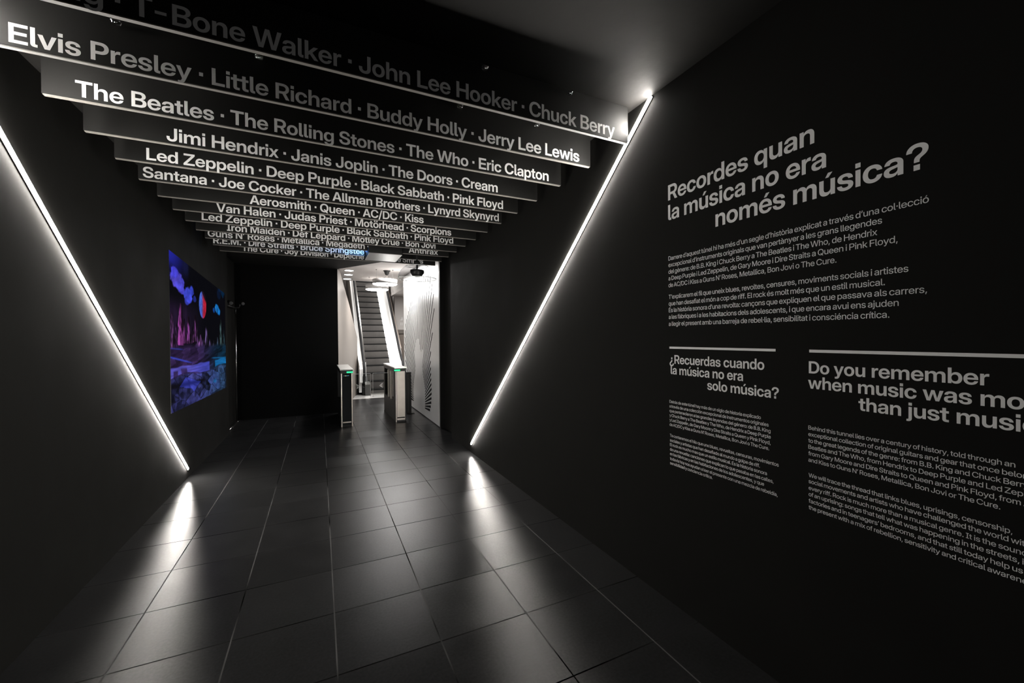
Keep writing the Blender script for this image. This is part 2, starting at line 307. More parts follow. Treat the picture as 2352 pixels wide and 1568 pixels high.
GLYPHS_B = {
32: (269, []),
33: (242, [[51,-9,191,-9,191,145,51,145],[50,728,61,211,181,211,193,728]]),
39: (268, [[73,728,86,458,183,458,196,728]]),
40: (391, [[113,289,114,243,118,197,124,152,132,107,142,62,155,19,170,-24,187,-65,206,-105,228,-144,356,-144,317,-49,287,39,272,96,260,151,252,206,249,261,249,321,253,385,262,451,274,517,291,583,310,647,332,707,356,765,228,765,202,716,179,661,158,598,141,532,128,463,118,392,114,323]]),
41: (391, [[276,243,278,289,275,358,268,427,257,498,241,565,223,630,201,689,176,741,163,765,34,765,59,707,81,647,100,583,116,517,129,451,138,385,142,321,142,261,138,206,130,151,119,96,104,39,73,-49,34,-144,163,-144,184,-105,204,-65,221,-24,236,19,248,62,259,107,267,152,273,197]]),
44: (269, [[81,116,44,-150,137,-150,211,116]]),
45: (645, [[158,343,158,234,486,234,486,343]]),
46: (269, [[66,-9,205,-9,205,145,66,145]]),
47: (357, [[354,762,237,762,3,-109,120,-109]]),
58: (269, [[66,-9,205,-9,205,145,66,145],[66,340,205,340,205,493,66,493]]),
63: (560, [[161,506,163,534,170,559,181,581,197,599,216,613,239,622,265,627,292,627,316,623,337,616,354,605,369,591,379,574,386,555,388,534,385,511,377,488,364,466,344,445,317,426,265,391,245,374,229,355,217,333,209,306,205,273,204,211,326,211,327,256,330,276,337,294,347,309,368,330,438,381,455,396,470,411,482,428,493,445,502,463,509,482,514,502,517,523,518,544,517,566,514,588,508,608,499,627,488,645,475,662,460,677,443,691,425,703,404,714,382,722,359,729,334,734,308,737,280,738,251,737,223,734,197,728,173,719,150,709,128,696,109,681,91,665,76,647,62,627,51,605,42,582,36,558,32,533,31,506],[197,-9,336,-9,336,145,197,145]]),
65: (703, [[5,0,156,0,212,166,489,166,543,0,698,0,441,728,263,728],[352,602,423,368,452,279,250,279]]),
66: (643, [[194,422,194,616,335,616,355,615,374,612,390,607,405,599,418,590,429,579,437,566,443,552,447,536,448,519,446,497,439,477,428,459,414,445,396,434,374,427,349,423],[194,112,194,315,359,315,388,311,413,303,433,291,450,276,462,257,469,236,472,211,470,193,466,176,459,162,450,149,437,137,423,128,406,121,386,116,365,113,341,112],[57,728,57,0,358,0,391,1,421,4,449,9,475,17,499,26,521,37,540,50,557,64,572,80,585,98,596,117,604,137,610,159,613,181,614,205,613,225,611,244,607,262,601,279,594,294,585,308,575,321,564,333,551,344,538,353,508,367,476,376,459,379,459,380,489,390,515,404,538,421,557,442,571,466,581,493,586,523,587,539,586,562,582,582,577,602,569,621,559,638,546,654,532,669,515,682,496,694,476,704,453,712,429,719,402,724,374,727,344,728]]),
67: (725, [[96,132,118,103,143,77,170,54,199,34,231,18,265,5,301,-4,338,-10,377,-12,426,-9,449,-5,472,0,494,7,535,24,554,35,572,47,589,60,606,74,620,90,634,107,647,124,658,143,668,163,677,184,684,206,690,228,694,252,553,252,546,227,536,204,523,183,509,165,492,149,473,136,452,126,429,118,405,114,379,112,354,114,330,117,308,124,288,132,268,144,251,157,235,172,221,190,209,209,198,231,189,254,182,279,177,306,175,334,174,363,175,393,178,421,182,448,189,473,198,496,209,518,221,537,235,555,251,570,269,584,288,595,308,604,330,610,354,614,392,615,417,612,441,606,463,597,483,585,501,571,517,554,530,534,541,512,549,488,553,475,694,475,690,498,684,521,677,543,668,564,658,584,647,603,634,620,621,637,606,653,589,667,572,680,554,692,535,703,515,713,494,721,472,727,449,733,426,736,377,739,338,737,301,732,265,723,231,710,199,693,169,673,142,650,118,624,96,595,77,563,61,528,49,491,40,451,35,408,33,363,35,319,40,277,49,237,61,199,77,165]]),
68: (699, [[57,728,57,0,309,0,352,2,393,7,431,16,467,28,500,44,531,64,558,86,583,111,604,139,623,170,639,204,651,241,659,279,664,321,666,364,664,408,659,449,651,488,639,524,623,558,605,589,583,617,559,642,531,664,501,683,468,699,433,712,395,720,355,726,313,728],[358,123,331,120,301,119,197,119,197,609,304,609,333,608,360,604,384,599,407,591,428,580,446,568,463,554,478,537,491,518,501,497,510,475,517,450,522,423,525,395,526,364,525,334,522,305,517,279,510,254,501,231,490,210,478,191,463,174,446,160,427,147,406,137,383,129]]),
69: (603, [[197,120,197,310,543,310,543,427,197,427,197,607,571,607,571,728,57,728,57,0,571,0,571,120]]),
70: (577, [[197,0,197,301,530,301,530,418,197,418,197,607,555,607,555,728,57,728,57,0]]),
71: (735, [[76,167,95,135,117,105,141,79,168,56,197,35,229,18,263,5,299,-4,337,-10,377,-12,413,-10,448,-6,481,2,512,13,542,27,570,44,595,63,617,84,638,108,655,134,670,163,682,193,690,224,695,257,697,292,697,383,396,383,396,275,560,275,559,258,556,240,551,223,545,206,537,191,527,177,515,164,503,152,489,142,473,133,456,126,439,120,420,116,401,113,380,112,355,114,332,117,310,124,289,132,270,143,252,157,236,172,222,190,210,209,199,230,190,254,183,279,178,305,175,333,174,363,175,393,178,422,183,448,190,473,199,497,209,518,222,538,236,555,252,571,270,584,289,595,309,604,331,610,354,614,392,615,417,612,441,606,473,592,492,579,508,565,523,548,534,529,543,508,550,485,692,485,688,507,683,529,676,550,667,570,657,589,646,607,633,624,619,640,588,669,570,682,533,704,491,721,469,728,423,736,375,739,337,737,300,732,265,723,231,710,200,693,170,673,143,650,118,624,97,595,78,563,61,528,49,491,40,451,35,408,33,363,35,320,40,278,49,239,61,202]]),
72: (716, [[57,0,197,0,197,311,519,311,519,0,659,0,659,728,519,728,519,431,197,431,197,728,57,728]]),
73: (383, [[32,115,32,0,350,0,350,115,261,115,261,613,350,613,350,728,32,728,32,613,122,613,122,115]]),
74: (558, [[163,265,30,265,30,218,33,176,40,138,53,104,70,74,93,49,120,27,151,11,185,-1,223,-8,264,-11,306,-8,345,-1,380,10,411,27,438,48,461,73,479,103,492,136,500,174,502,216,502,728,363,728,363,217,362,197,358,179,353,162,345,148,336,136,324,126,311,118,296,112,280,109,263,108,245,109,229,112,214,118,201,126,190,136,180,148,172,162,167,179,164,197]]),
75: (677, [[57,728,57,0,197,0,197,207,295,319,508,0,670,0,388,413,664,728,494,728,197,383,197,728]]),
76: (553, [[57,728,57,0,531,0,531,120,197,120,197,728]]),
77: (888, [[190,561,255,359,387,0,501,0,698,571,693,359,693,0,830,0,830,728,627,728,445,191,391,367,260,728,57,728,57,0,195,0,192,484]]),
78: (723, [[194,524,295,351,516,0,665,0,665,728,526,728,528,204,451,338,206,728,57,728,57,0,197,0,197,370]]),
79: (748, [[49,237,61,200,77,165,97,133,118,104,143,77,170,54,199,34,231,18,264,5,299,-4,336,-10,374,-12,412,-10,449,-4,484,5,517,18,549,34,578,54,605,77,629,103,651,132,670,165,686,200,699,237,708,277,713,319,715,363,713,408,708,450,699,490,686,528,670,563,651,595,629,624,605,650,578,673,549,693,517,710,484,723,449,732,412,737,374,739,336,737,299,732,264,723,231,710,199,693,170,673,143,650,118,624,97,595,77,563,61,528,49,490,40,450,35,408,33,363,35,319,40,277],[190,251,183,276,178,303,175,332,174,363,175,394,178,424,183,451,190,477,200,500,211,522,224,541,238,558,254,573,271,586,290,596,309,604,330,610,351,614,374,615,396,614,418,610,439,604,458,596,477,586,494,573,510,558,524,541,537,522,548,500,558,477,565,451,570,424,573,394,574,363,573,332,570,303,565,276,558,251,548,227,537,206,524,187,510,170,494,155,477,142,458,131,439,123,418,117,396,114,374,112,351,114,330,117,309,123,290,131,271,142,254,155,238,170,224,187,211,206,200,227]]),
80: (628, [[57,728,57,0,197,0,197,256,338,256,369,257,399,261,427,266,454,274,478,285,501,297,522,312,540,328,556,346,570,367,582,389,591,412,598,437,602,464,603,492,602,520,598,547,591,572,582,595,571,617,557,637,541,656,523,672,502,686,480,699,455,709,429,717,401,723,371,726,340,728],[197,374,197,609,348,609,377,604,403,595,425,582,442,565,455,544,463,519,466,492,463,465,455,440,442,419,425,402,403,388,377,379,348,375]]),
81: (748, [[61,200,77,165,97,133,118,104,143,77,170,54,199,34,231,18,264,5,299,-4,336,-10,374,-12,412,-10,449,-4,484,5,500,11,557,-62,687,-62,588,63,605,77,629,103,651,132,670,165,686,200,699,237,708,277,713,319,715,363,713,408,708,450,699,490,686,528,670,563,651,595,629,624,605,650,578,673,549,693,517,710,484,723,449,732,412,737,374,739,336,737,299,732,264,723,231,710,199,693,170,673,143,650,118,624,97,595,77,563,61,528,49,490,40,450,35,408,33,363,35,319,40,277,49,237],[200,227,190,251,183,276,178,303,175,332,174,363,175,394,178,424,183,451,190,477,200,500,211,522,224,541,238,558,254,573,271,586,290,596,309,604,330,610,351,614,374,615,396,614,418,610,439,604,458,596,477,586,494,573,510,558,524,541,537,522,548,500,558,477,565,451,570,424,573,394,574,363,573,332,570,303,565,276,558,251,548,227,537,206,524,187,505,164,441,246,319,246,417,117,396,114,374,112,351,114,330,117,309,123,290,131,271,142,254,155,238,170,224,187,211,206]]),
82: (647, [[57,728,57,0,197,0,197,259,339,260,471,0,623,0,474,286,503,300,524,314,543,330,560,348,574,368,586,390,596,413,603,438,607,464,608,492,607,520,603,547,597,572,588,595,576,617,562,637,546,656,528,672,508,686,485,699,460,709,434,717,406,723,376,726,345,728],[368,608,396,601,420,589,439,574,455,555,465,532,470,506,470,478,465,452,455,429,440,410,420,394,396,383,368,376,337,373,197,373,197,610,336,610]]),
83: (646, [[70,104,85,82,103,63,123,46,145,31,170,18,197,7,226,-1,258,-7,291,-11,327,-12,361,-11,393,-7,423,-2,452,6,478,16,503,27,525,41,544,57,562,74,577,93,589,114,599,136,606,160,610,186,611,212,609,244,603,272,592,298,577,322,558,343,534,362,505,379,472,393,433,406,284,442,244,457,223,468,208,480,197,494,191,509,189,527,192,549,200,568,213,585,231,599,253,611,278,618,306,622,321,623,345,622,366,618,386,612,404,603,420,592,434,578,445,563,453,546,458,527,461,506,593,506,591,534,586,561,579,586,570,609,557,631,543,651,526,669,508,685,487,699,464,711,439,721,412,729,383,735,353,738,321,739,289,738,259,735,231,729,204,722,178,712,155,700,134,686,115,671,98,654,83,635,71,615,61,593,55,570,51,546,49,520,51,490,58,463,68,437,83,414,101,393,125,375,152,358,184,343,221,330,375,294,416,278,437,267,453,254,464,239,470,222,472,204,470,181,466,170,454,151,438,135,416,122,390,112,361,106,328,104,291,107,259,115,244,120,231,127,219,135,208,145,199,155,190,166,183,179,178,192,174,206,171,238,35,238,36,207,41,179,48,152,57,127]]),
84: (631, [[22,728,22,607,246,607,246,0,386,0,386,607,609,607,609,728]]),
85: (704, [[57,222,61,193,68,166,79,140,92,115,108,92,126,72,147,53,170,36,196,22,223,10,253,0,284,-6,317,-10,352,-12,387,-10,420,-6,452,0,481,10,509,22,534,36,557,53,578,71,596,92,612,115,625,139,636,165,643,193,647,222,649,252,649,728,512,728,511,246,509,229,505,214,499,199,492,184,484,171,474,159,463,148,450,139,437,130,422,123,406,117,389,113,371,111,352,110,333,111,315,113,298,117,282,123,268,130,254,139,241,148,230,159,221,171,212,185,205,199,199,214,195,230,193,246,192,728,55,728,55,252]]),
86: (697, [[282,359,157,728,5,728,263,0,439,0,691,728,542,728,352,127]]),
87: (989, [[154,728,5,728,201,0,359,0,484,485,494,536,523,409,630,0,787,0,983,728,835,728,704,161,661,351,567,728,422,728,284,160,256,299]]),
88: (689, [[7,0,165,0,344,265,413,159,520,0,682,0,424,376,662,728,507,728,346,483,273,598,187,728,28,728,268,372]]),
89: (682, [[166,728,5,728,274,277,274,0,411,0,411,277,677,728,517,728,344,415,314,469]]),
90: (631, [[27,109,27,0,604,0,604,120,198,120,275,212,601,618,601,728,38,728,38,607,432,607,358,520]]),
92: (357, [[120,762,3,762,237,-109,354,-109]]),
97: (547, [[77,35,89,25,103,16,119,9,135,2,171,-6,210,-8,241,-7,268,-2,291,6,312,17,329,30,350,54,362,73,363,73,363,0,494,0,494,367,489,397,480,424,466,448,448,470,425,488,399,503,369,514,334,522,297,526,250,525,224,523,200,519,178,513,157,505,138,496,121,485,105,473,91,460,79,445,69,429,61,412,55,394,50,374,48,354,175,354,178,370,185,384,195,397,208,408,223,416,242,422,273,425,304,422,321,416,335,408,347,397,355,385,360,371,362,351,360,339,354,330,345,323,321,315,188,298,144,287,117,277,93,265,73,249,56,230,43,206,38,193,33,163,33,126,36,107,41,90,47,75,56,60,66,47],[168,121,163,134,161,148,163,165,169,179,179,190,200,203,235,215,360,242,363,244,362,178,358,157,349,138,336,121,319,107,298,96,274,89,245,87,217,90,194,98,181,105,176,110]]),
98: (592, [[180,240,180,277,185,312,195,342,210,368,219,379,229,389,240,397,251,404,264,410,277,414,292,416,321,416,334,414,347,410,359,405,370,398,381,390,390,381,406,358,418,330,425,297,428,258,425,220,418,187,406,159,390,136,381,126,370,118,359,111,347,106,334,102,306,99,292,100,277,103,264,107,251,112,240,119,229,128,219,137,210,148,195,174,185,205],[53,728,53,0,184,0,185,79,199,57,215,37,233,21,254,9,277,-1,301,-7,326,-10,366,-9,391,-5,414,1,437,11,457,23,476,38,494,54,509,73,523,94,535,117,545,142,553,169,558,197,562,227,563,258,562,289,558,319,553,347,545,373,535,398,523,421,509,442,493,461,476,478,457,492,436,505,414,514,391,521,366,525,327,526,290,520,267,513,246,503,227,490,209,474,186,443,186,728]]),
99: (550, [[75,94,91,73,109,54,129,37,151,22,175,10,200,1,227,-6,255,-10,285,-12,324,-9,360,-2,394,10,424,26,451,45,475,69,494,95,508,124,518,156,523,190,392,190,383,159,368,133,353,118,334,107,312,100,287,98,272,99,258,101,245,105,232,110,221,117,211,126,201,136,193,147,179,173,170,203,165,238,165,276,170,312,179,343,193,369,201,380,211,390,221,398,232,405,245,411,258,415,272,417,304,417,328,411,348,401,365,388,378,370,390,343,393,327,523,327,518,361,507,393,492,422,473,448,450,471,423,491,393,506,359,518,323,525,285,527,255,526,227,522,200,515,175,505,151,493,129,478,109,461,91,442,75,421,61,398,50,373,41,346,35,318,31,288,29,257,31,226,35,197,41,169,50,142,61,117]]),
100: (592, [[39,169,47,142,57,117,69,94,83,73,99,54,116,38,135,23,156,11,178,1,202,-5,226,-9,266,-10,292,-7,316,-1,338,9,359,21,377,37,394,57,408,79,408,0,540,0,540,728,406,728,405,443,391,464,375,482,356,497,336,508,314,517,290,523,252,526,226,525,202,521,178,514,156,505,136,492,117,478,99,461,83,442,70,421,57,398,47,373,40,347,34,319,31,289,29,258,31,227,34,197],[170,203,165,239,165,278,170,314,180,344,194,370,202,381,212,390,222,398,233,405,245,410,258,414,286,417,301,416,315,414,328,410,341,404,353,397,364,389,374,379,382,368,397,342,407,312,412,277,412,240,407,205,397,174,382,148,374,137,364,128,353,119,341,112,328,107,315,103,301,100,272,100,258,102,245,106,233,111,222,118,212,126,202,136,194,146,180,172]]),
101: (557, [[61,397,50,372,41,345,35,317,31,288,29,257,31,227,34,198,41,170,49,143,61,118,74,95,90,74,108,55,127,38,149,23,173,10,198,1,225,-6,254,-10,284,-12,308,-11,332,-8,354,-4,376,2,396,10,416,20,434,31,451,43,467,56,481,71,493,87,504,104,513,122,519,141,524,161,401,161,394,145,384,130,372,118,357,108,340,99,321,94,288,91,257,94,243,97,230,102,219,108,208,116,198,125,181,146,169,171,162,200,160,224,530,224,529,283,523,327,518,348,512,368,495,405,485,422,473,438,461,453,447,466,432,479,416,490,400,499,382,508,363,515,343,520,323,524,301,527,279,527,251,526,223,522,198,515,173,505,150,493,128,478,109,461,91,442,75,420],[165,335,175,361,189,383,207,400,228,413,253,421,282,424,310,421,336,413,357,400,375,383,389,361,399,335,403,312,161,312]]),
102: (360, [[190,717,174,712,161,705,148,696,137,687,128,676,120,664,113,651,108,637,104,621,102,605,102,516,8,516,8,410,102,410,102,0,235,0,235,410,340,410,340,516,235,516,236,576,240,595,243,603,248,608,254,613,270,619,340,622,340,728,243,727,206,722]]),
103: (592, [[47,149,57,125,69,102,83,81,99,63,116,46,135,32,156,20,178,10,202,4,226,-1,266,-1,292,1,316,7,338,17,358,29,377,45,393,63,407,86,407,7,406,-15,402,-34,396,-52,388,-67,377,-80,364,-91,349,-100,332,-106,313,-109,281,-110,251,-106,225,-96,211,-87,199,-75,191,-62,185,-46,55,-46,59,-65,64,-84,71,-101,80,-118,91,-133,104,-147,118,-160,134,-172,151,-182,171,-191,191,-198,214,-204,238,-208,264,-210,291,-211,320,-210,347,-207,372,-203,397,-196,420,-188,441,-177,461,-165,478,-150,494,-133,508,-114,519,-93,528,-69,534,-43,538,-14,540,17,540,516,407,516,407,440,393,462,376,480,357,496,337,508,314,517,290,523,265,526,226,525,202,521,178,514,156,505,136,492,117,478,99,461,83,443,70,422,57,399,47,374,40,348,34,320,31,291,29,261,31,231,34,202,39,175],[170,208,165,243,165,282,170,317,180,348,194,373,202,383,212,393,222,401,233,407,245,412,258,416,286,419,301,418,315,416,328,412,341,406,353,399,364,391,374,382,382,371,397,345,407,315,412,281,412,244,407,210,397,180,382,155,374,144,364,134,353,126,341,119,328,113,315,110,301,107,272,107,258,109,245,113,233,118,222,125,212,133,202,142,194,153,180,178]]),
104: (579, [[53,728,53,0,186,0,187,305,191,334,200,358,213,377,229,392,248,402,270,408,293,410,311,409,328,406,343,400,355,392,367,382,376,370,383,355,389,339,392,320,393,300,393,0,526,0,526,323,525,348,523,372,518,394,512,415,503,434,493,451,482,467,469,480,455,492,439,503,423,511,404,518,385,522,365,525,344,526,317,525,293,520,270,513,249,502,230,489,213,473,197,454,186,438,186,728]]),
105: (239, [[50,586,188,586,188,728,50,728],[53,516,53,0,186,0,186,516]]),
106: (239, [[-34,-97,-34,-204,41,-203,61,-201,79,-197,96,-192,112,-185,126,-177,139,-168,150,-157,159,-145,168,-131,175,-117,180,-101,184,-85,186,-67,187,516,53,516,53,-46,48,-67,45,-75,40,-82,34,-87,27,-92,9,-96],[51,586,189,586,189,728,51,728]]),
107: (543, [[53,0,186,0,186,168,231,215,391,0,549,0,331,292,537,516,378,516,188,312,186,312,186,728,53,728]]),
108: (266, [[181,1,252,0,252,104,222,104,207,107,196,114,190,124,187,139,186,728,53,728,53,136,54,108,59,84,66,63,77,46,90,31,107,20,128,11,153,5]]),
109: (876, [[182,516,53,516,53,0,186,0,187,320,191,344,200,365,212,383,227,397,244,407,263,413,284,415,299,414,313,411,326,406,338,399,348,390,357,379,365,367,370,354,373,340,374,324,374,0,503,0,503,325,507,347,514,366,525,383,540,396,557,406,576,412,599,415,613,414,627,411,640,406,652,400,663,391,673,381,680,368,686,354,689,337,690,319,690,0,823,0,823,341,823,364,820,386,815,406,809,425,801,442,791,458,780,472,768,485,754,496,739,505,723,513,706,519,688,523,670,525,634,526,602,521,572,511,546,497,522,478,502,456,486,427,480,443,469,461,456,478,440,492,422,504,403,514,382,521,360,525,337,526,309,524,282,517,256,506,232,491,211,471,193,447,182,424]]),
110: (579, [[53,516,53,0,186,0,187,305,191,334,200,358,213,377,229,392,248,402,270,408,293,410,311,409,328,406,343,400,355,392,367,382,376,370,383,355,389,339,392,320,393,300,393,0,526,0,526,323,525,348,523,372,518,394,512,415,503,434,493,451,482,467,469,480,455,492,439,503,423,511,404,518,385,522,365,525,344,526,317,525,293,520,270,513,249,502,230,489,213,473,197,454,184,435,184,516]]),
111: (575, [[41,168,50,141,62,116,76,93,92,72,110,53,130,37,153,22,177,10,202,0,229,-6,258,-10,288,-12,318,-10,346,-6,373,0,399,10,423,22,445,37,465,53,483,72,499,93,513,116,525,141,534,168,541,196,544,226,546,257,544,289,541,319,534,347,525,374,513,399,499,422,483,443,465,462,445,479,423,493,399,506,373,515,346,522,318,526,288,527,258,526,229,522,202,515,177,506,153,493,130,479,110,462,92,443,76,422,62,399,50,374,41,347,35,319,31,289,29,257,31,226,35,196],[170,203,165,238,165,277,170,312,180,343,194,369,203,380,212,390,223,398,234,405,247,411,260,414,273,417,302,417,316,414,329,410,341,405,353,398,363,390,373,380,389,357,401,328,408,295,411,257,408,220,401,187,389,159,381,146,373,135,363,126,353,117,341,110,329,105,316,101,302,99,273,99,259,101,246,105,234,110,223,117,212,126,202,135,194,146,180,172]]),
112: (592, [[53,516,53,-204,186,-204,186,77,188,77,201,55,217,37,235,21,255,9,277,-1,301,-7,326,-10,366,-9,391,-5,414,1,437,11,457,23,476,38,494,54,509,73,523,94,535,117,545,142,553,169,558,197,562,227,563,258,562,289,558,319,553,347,545,373,535,398,523,421,509,442,493,461,476,478,457,492,436,505,414,514,391,521,366,525,327,526,290,520,266,513,245,503,225,490,208,474,193,455,186,445,184,445,184,516],[180,240,180,277,185,312,195,342,210,368,219,379,229,389,240,397,251,404,264,410,277,414,292,416,321,416,334,414,347,410,359,405,370,398,381,390,390,381,406,358,418,330,425,297,428,258,425,220,418,187,406,159,390,136,381,126,370,118,359,111,347,106,334,102,306,99,292,100,277,103,264,107,251,112,240,119,229,128,219,137,210,148,195,174,185,205]]),
113: (592, [[39,169,47,142,57,117,69,94,83,73,99,54,116,38,135,23,156,11,178,1,202,-5,226,-9,266,-10,291,-7,315,-1,337,9,357,21,375,37,391,55,405,77,406,77,406,-204,540,-204,540,516,408,516,408,445,406,445,392,465,376,482,357,497,337,508,315,517,291,523,252,526,226,525,202,521,178,514,156,505,136,492,117,478,99,461,83,442,70,421,57,398,47,373,40,347,34,319,31,289,29,258,31,227,34,197],[170,203,165,239,165,278,170,314,180,344,194,370,202,381,212,390,222,398,233,405,245,410,258,414,286,417,301,416,315,414,328,410,341,404,353,397,364,389,374,379,382,368,397,342,407,312,412,277,412,240,407,205,397,174,382,148,374,137,364,128,353,119,341,112,328,107,315,103,301,100,272,100,258,102,245,106,233,111,222,118,212,126,202,136,194,146,180,172]]),
114: (364, [[53,0,186,0,187,301,191,329,200,352,212,371,228,386,247,397,267,403,350,402,350,518,308,520,289,519,271,516,255,512,240,505,227,497,216,487,206,475,197,462,189,446,183,429,181,429,181,516,53,516]]),
115: (512, [[52,83,63,67,77,52,91,39,108,27,126,17,145,8,166,1,188,-5,211,-9,236,-12,261,-12,287,-12,311,-9,334,-5,356,1,377,8,396,17,414,27,430,39,444,52,456,66,466,82,474,99,480,116,483,135,485,155,483,177,479,197,471,215,461,231,448,246,432,259,412,271,389,281,363,289,334,296,227,318,207,326,191,336,179,348,174,363,173,371,174,381,177,389,181,398,187,405,196,413,205,419,216,423,228,427,257,429,272,429,286,426,299,422,311,416,322,408,331,399,338,389,343,378,346,366,347,354,472,354,470,374,467,394,461,412,453,430,443,446,431,461,417,474,402,486,385,496,367,506,346,513,325,519,302,523,278,526,253,527,228,526,204,523,181,519,160,514,140,507,122,498,105,488,91,477,77,464,66,450,57,436,49,420,44,403,41,385,40,366,42,343,46,322,54,303,65,285,79,269,96,255,115,243,138,232,163,224,192,217,293,196,314,189,331,179,343,167,347,160,349,144,349,134,346,125,341,116,334,109,325,102,315,96,303,91,275,86,242,86,226,88,213,92,200,98,189,105,180,114,172,124,167,135,162,147,160,161,28,161,31,139,36,119,43,100]]),
116: (359, [[227,1,337,0,337,106,272,106,254,110,242,116,235,127,232,144,232,410,337,410,337,516,232,516,232,656,98,656,98,516,8,516,8,410,98,410,98,133,100,107,104,84,112,64,123,47,137,33,154,21,175,12,199,5]]),
117: (579, [[268,107,251,110,237,116,224,124,212,134,203,146,196,160,190,177,187,195,186,216,186,516,53,516,53,193,54,168,56,144,61,122,67,101,76,82,86,65,97,49,110,35,124,23,140,13,157,4,175,-2,194,-7,214,-10,235,-11,262,-9,287,-5,309,3,330,13,349,27,367,43,382,62,395,81,395,0,526,0,526,516,393,516,392,210,388,182,379,158,366,139,350,124,331,114,309,108,286,106]]),
118: (547, [[238,254,148,516,7,516,200,0,347,0,540,516,401,516,276,132]]),
119: (807, [[147,516,7,516,166,0,304,0,404,352,441,210,503,0,641,0,800,516,658,516,564,137,516,328,464,516,343,516,243,137,209,283]]),
120: (532, [[7,0,154,0,267,173,320,86,377,0,525,0,341,266,516,516,371,516,268,352,216,439,167,516,20,516,193,263]]),
121: (547, [[64,-97,64,-204,167,-204,195,-199,220,-191,243,-178,263,-161,281,-139,297,-113,311,-82,540,516,401,516,274,141,238,254,148,516,7,516,206,2,177,-68,164,-86,150,-93,127,-97]]),
122: (515, [[47,91,47,0,469,0,469,107,210,107,210,109,465,419,465,516,47,516,47,408,307,408,307,406]]),
183: (240, [[50,266,190,266,190,420,50,420]]),
191: (560, [[100,-161,117,-175,136,-187,156,-198,178,-207,202,-214,227,-219,253,-222,280,-223,309,-222,337,-218,363,-212,388,-204,411,-193,432,-180,452,-166,469,-149,484,-131,498,-111,509,-89,518,-66,524,-42,528,-17,529,10,399,10,397,-19,390,-44,379,-65,364,-83,345,-97,322,-106,296,-111,268,-111,245,-108,224,-100,206,-89,192,-76,181,-59,175,-40,172,-18,175,5,183,28,196,50,216,70,243,90,295,125,315,142,331,161,343,183,351,210,355,243,356,304,234,304,233,260,230,239,223,222,213,207,192,186,122,134,105,120,91,104,78,88,67,71,58,52,51,33,46,14,43,-7,42,-28,43,-51,47,-72,53,-92,61,-111,72,-129,85,-146],[224,366,363,366,363,519,224,519]]),
8217: (221, [[73,728,36,462,129,462,203,728]]),
225: (547, [[77,35,89,25,103,16,119,9,135,2,171,-6,210,-8,241,-7,268,-2,291,6,312,17,329,30,350,54,362,73,363,73,363,0,494,0,494,367,489,397,480,424,466,448,448,470,425,488,399,503,369,514,334,522,297,526,250,525,224,523,200,519,178,513,157,505,138,496,121,485,105,473,91,460,79,445,69,429,61,412,55,394,50,374,48,354,175,354,178,370,185,384,195,397,208,408,223,416,242,422,273,425,304,422,321,416,335,408,347,397,355,385,360,371,362,351,360,339,354,330,345,323,321,315,188,298,144,287,117,277,93,265,73,249,56,230,43,206,38,193,33,163,33,126,36,107,41,90,47,75,56,60,66,47],[168,121,163,134,161,148,163,165,169,179,179,190,200,203,235,215,360,242,363,244,362,178,358,157,349,138,336,121,319,107,298,96,274,89,245,87,217,90,194,98,181,105,176,110],[313,580,432,731,299,731,217,580]]),
233: (557, [[61,397,50,372,41,345,35,317,31,288,29,257,31,227,34,198,41,170,49,143,61,118,74,95,90,74,108,55,127,38,149,23,173,10,198,1,225,-6,254,-10,284,-12,308,-11,332,-8,354,-4,376,2,396,10,416,20,434,31,451,43,467,56,481,71,493,87,504,104,513,122,519,141,524,161,401,161,394,145,384,130,372,118,357,108,340,99,321,94,288,91,257,94,243,97,230,102,219,108,208,116,198,125,181,146,169,171,162,200,160,224,530,224,529,283,523,327,518,348,512,368,495,405,485,422,473,438,461,453,447,466,432,479,416,490,400,499,382,508,363,515,343,520,323,524,301,527,279,527,251,526,223,522,198,515,173,505,150,493,128,478,109,461,91,442,75,420],[165,335,175,361,189,383,207,400,228,413,253,421,282,424,310,421,336,413,357,400,375,383,389,361,399,335,403,312,161,312],[321,580,440,731,307,731,225,580]]),
237: (239, [[53,516,53,0,186,0,186,516],[148,731,66,580,162,580,280,731]]),
243: (575, [[41,168,50,141,62,116,76,93,92,72,110,53,130,37,153,22,177,10,202,0,229,-6,258,-10,288,-12,318,-10,346,-6,373,0,399,10,423,22,445,37,465,53,483,72,499,93,513,116,525,141,534,168,541,196,544,226,546,257,544,289,541,319,534,347,525,374,513,399,499,422,483,443,465,462,445,479,423,493,399,506,373,515,346,522,318,526,288,527,258,526,229,522,202,515,177,506,153,493,130,479,110,462,92,443,76,422,62,399,50,374,41,347,35,319,31,289,29,257,31,226,35,196],[170,203,165,238,165,277,170,312,180,343,194,369,203,380,212,390,223,398,234,405,247,411,260,414,273,417,302,417,316,414,329,410,341,405,353,398,363,390,373,380,389,357,401,328,408,295,411,257,408,220,401,187,389,159,381,146,373,135,363,126,353,117,341,110,329,105,316,101,302,99,273,99,259,101,246,105,234,110,223,117,212,126,202,135,194,146,180,172],[330,580,449,731,316,731,234,580]]),
250: (579, [[53,516,53,193,54,168,56,144,61,122,67,101,76,82,86,65,97,49,110,35,124,23,140,13,157,4,175,-2,194,-7,214,-10,235,-11,262,-9,287,-5,309,3,330,13,349,27,367,43,382,62,395,81,395,0,526,0,526,516,393,516,392,210,388,182,379,158,366,139,350,124,331,114,309,108,286,106,268,107,251,110,237,116,224,124,212,134,203,146,196,160,190,177,187,195,186,216,186,516],[332,580,450,731,317,731,235,580]]),
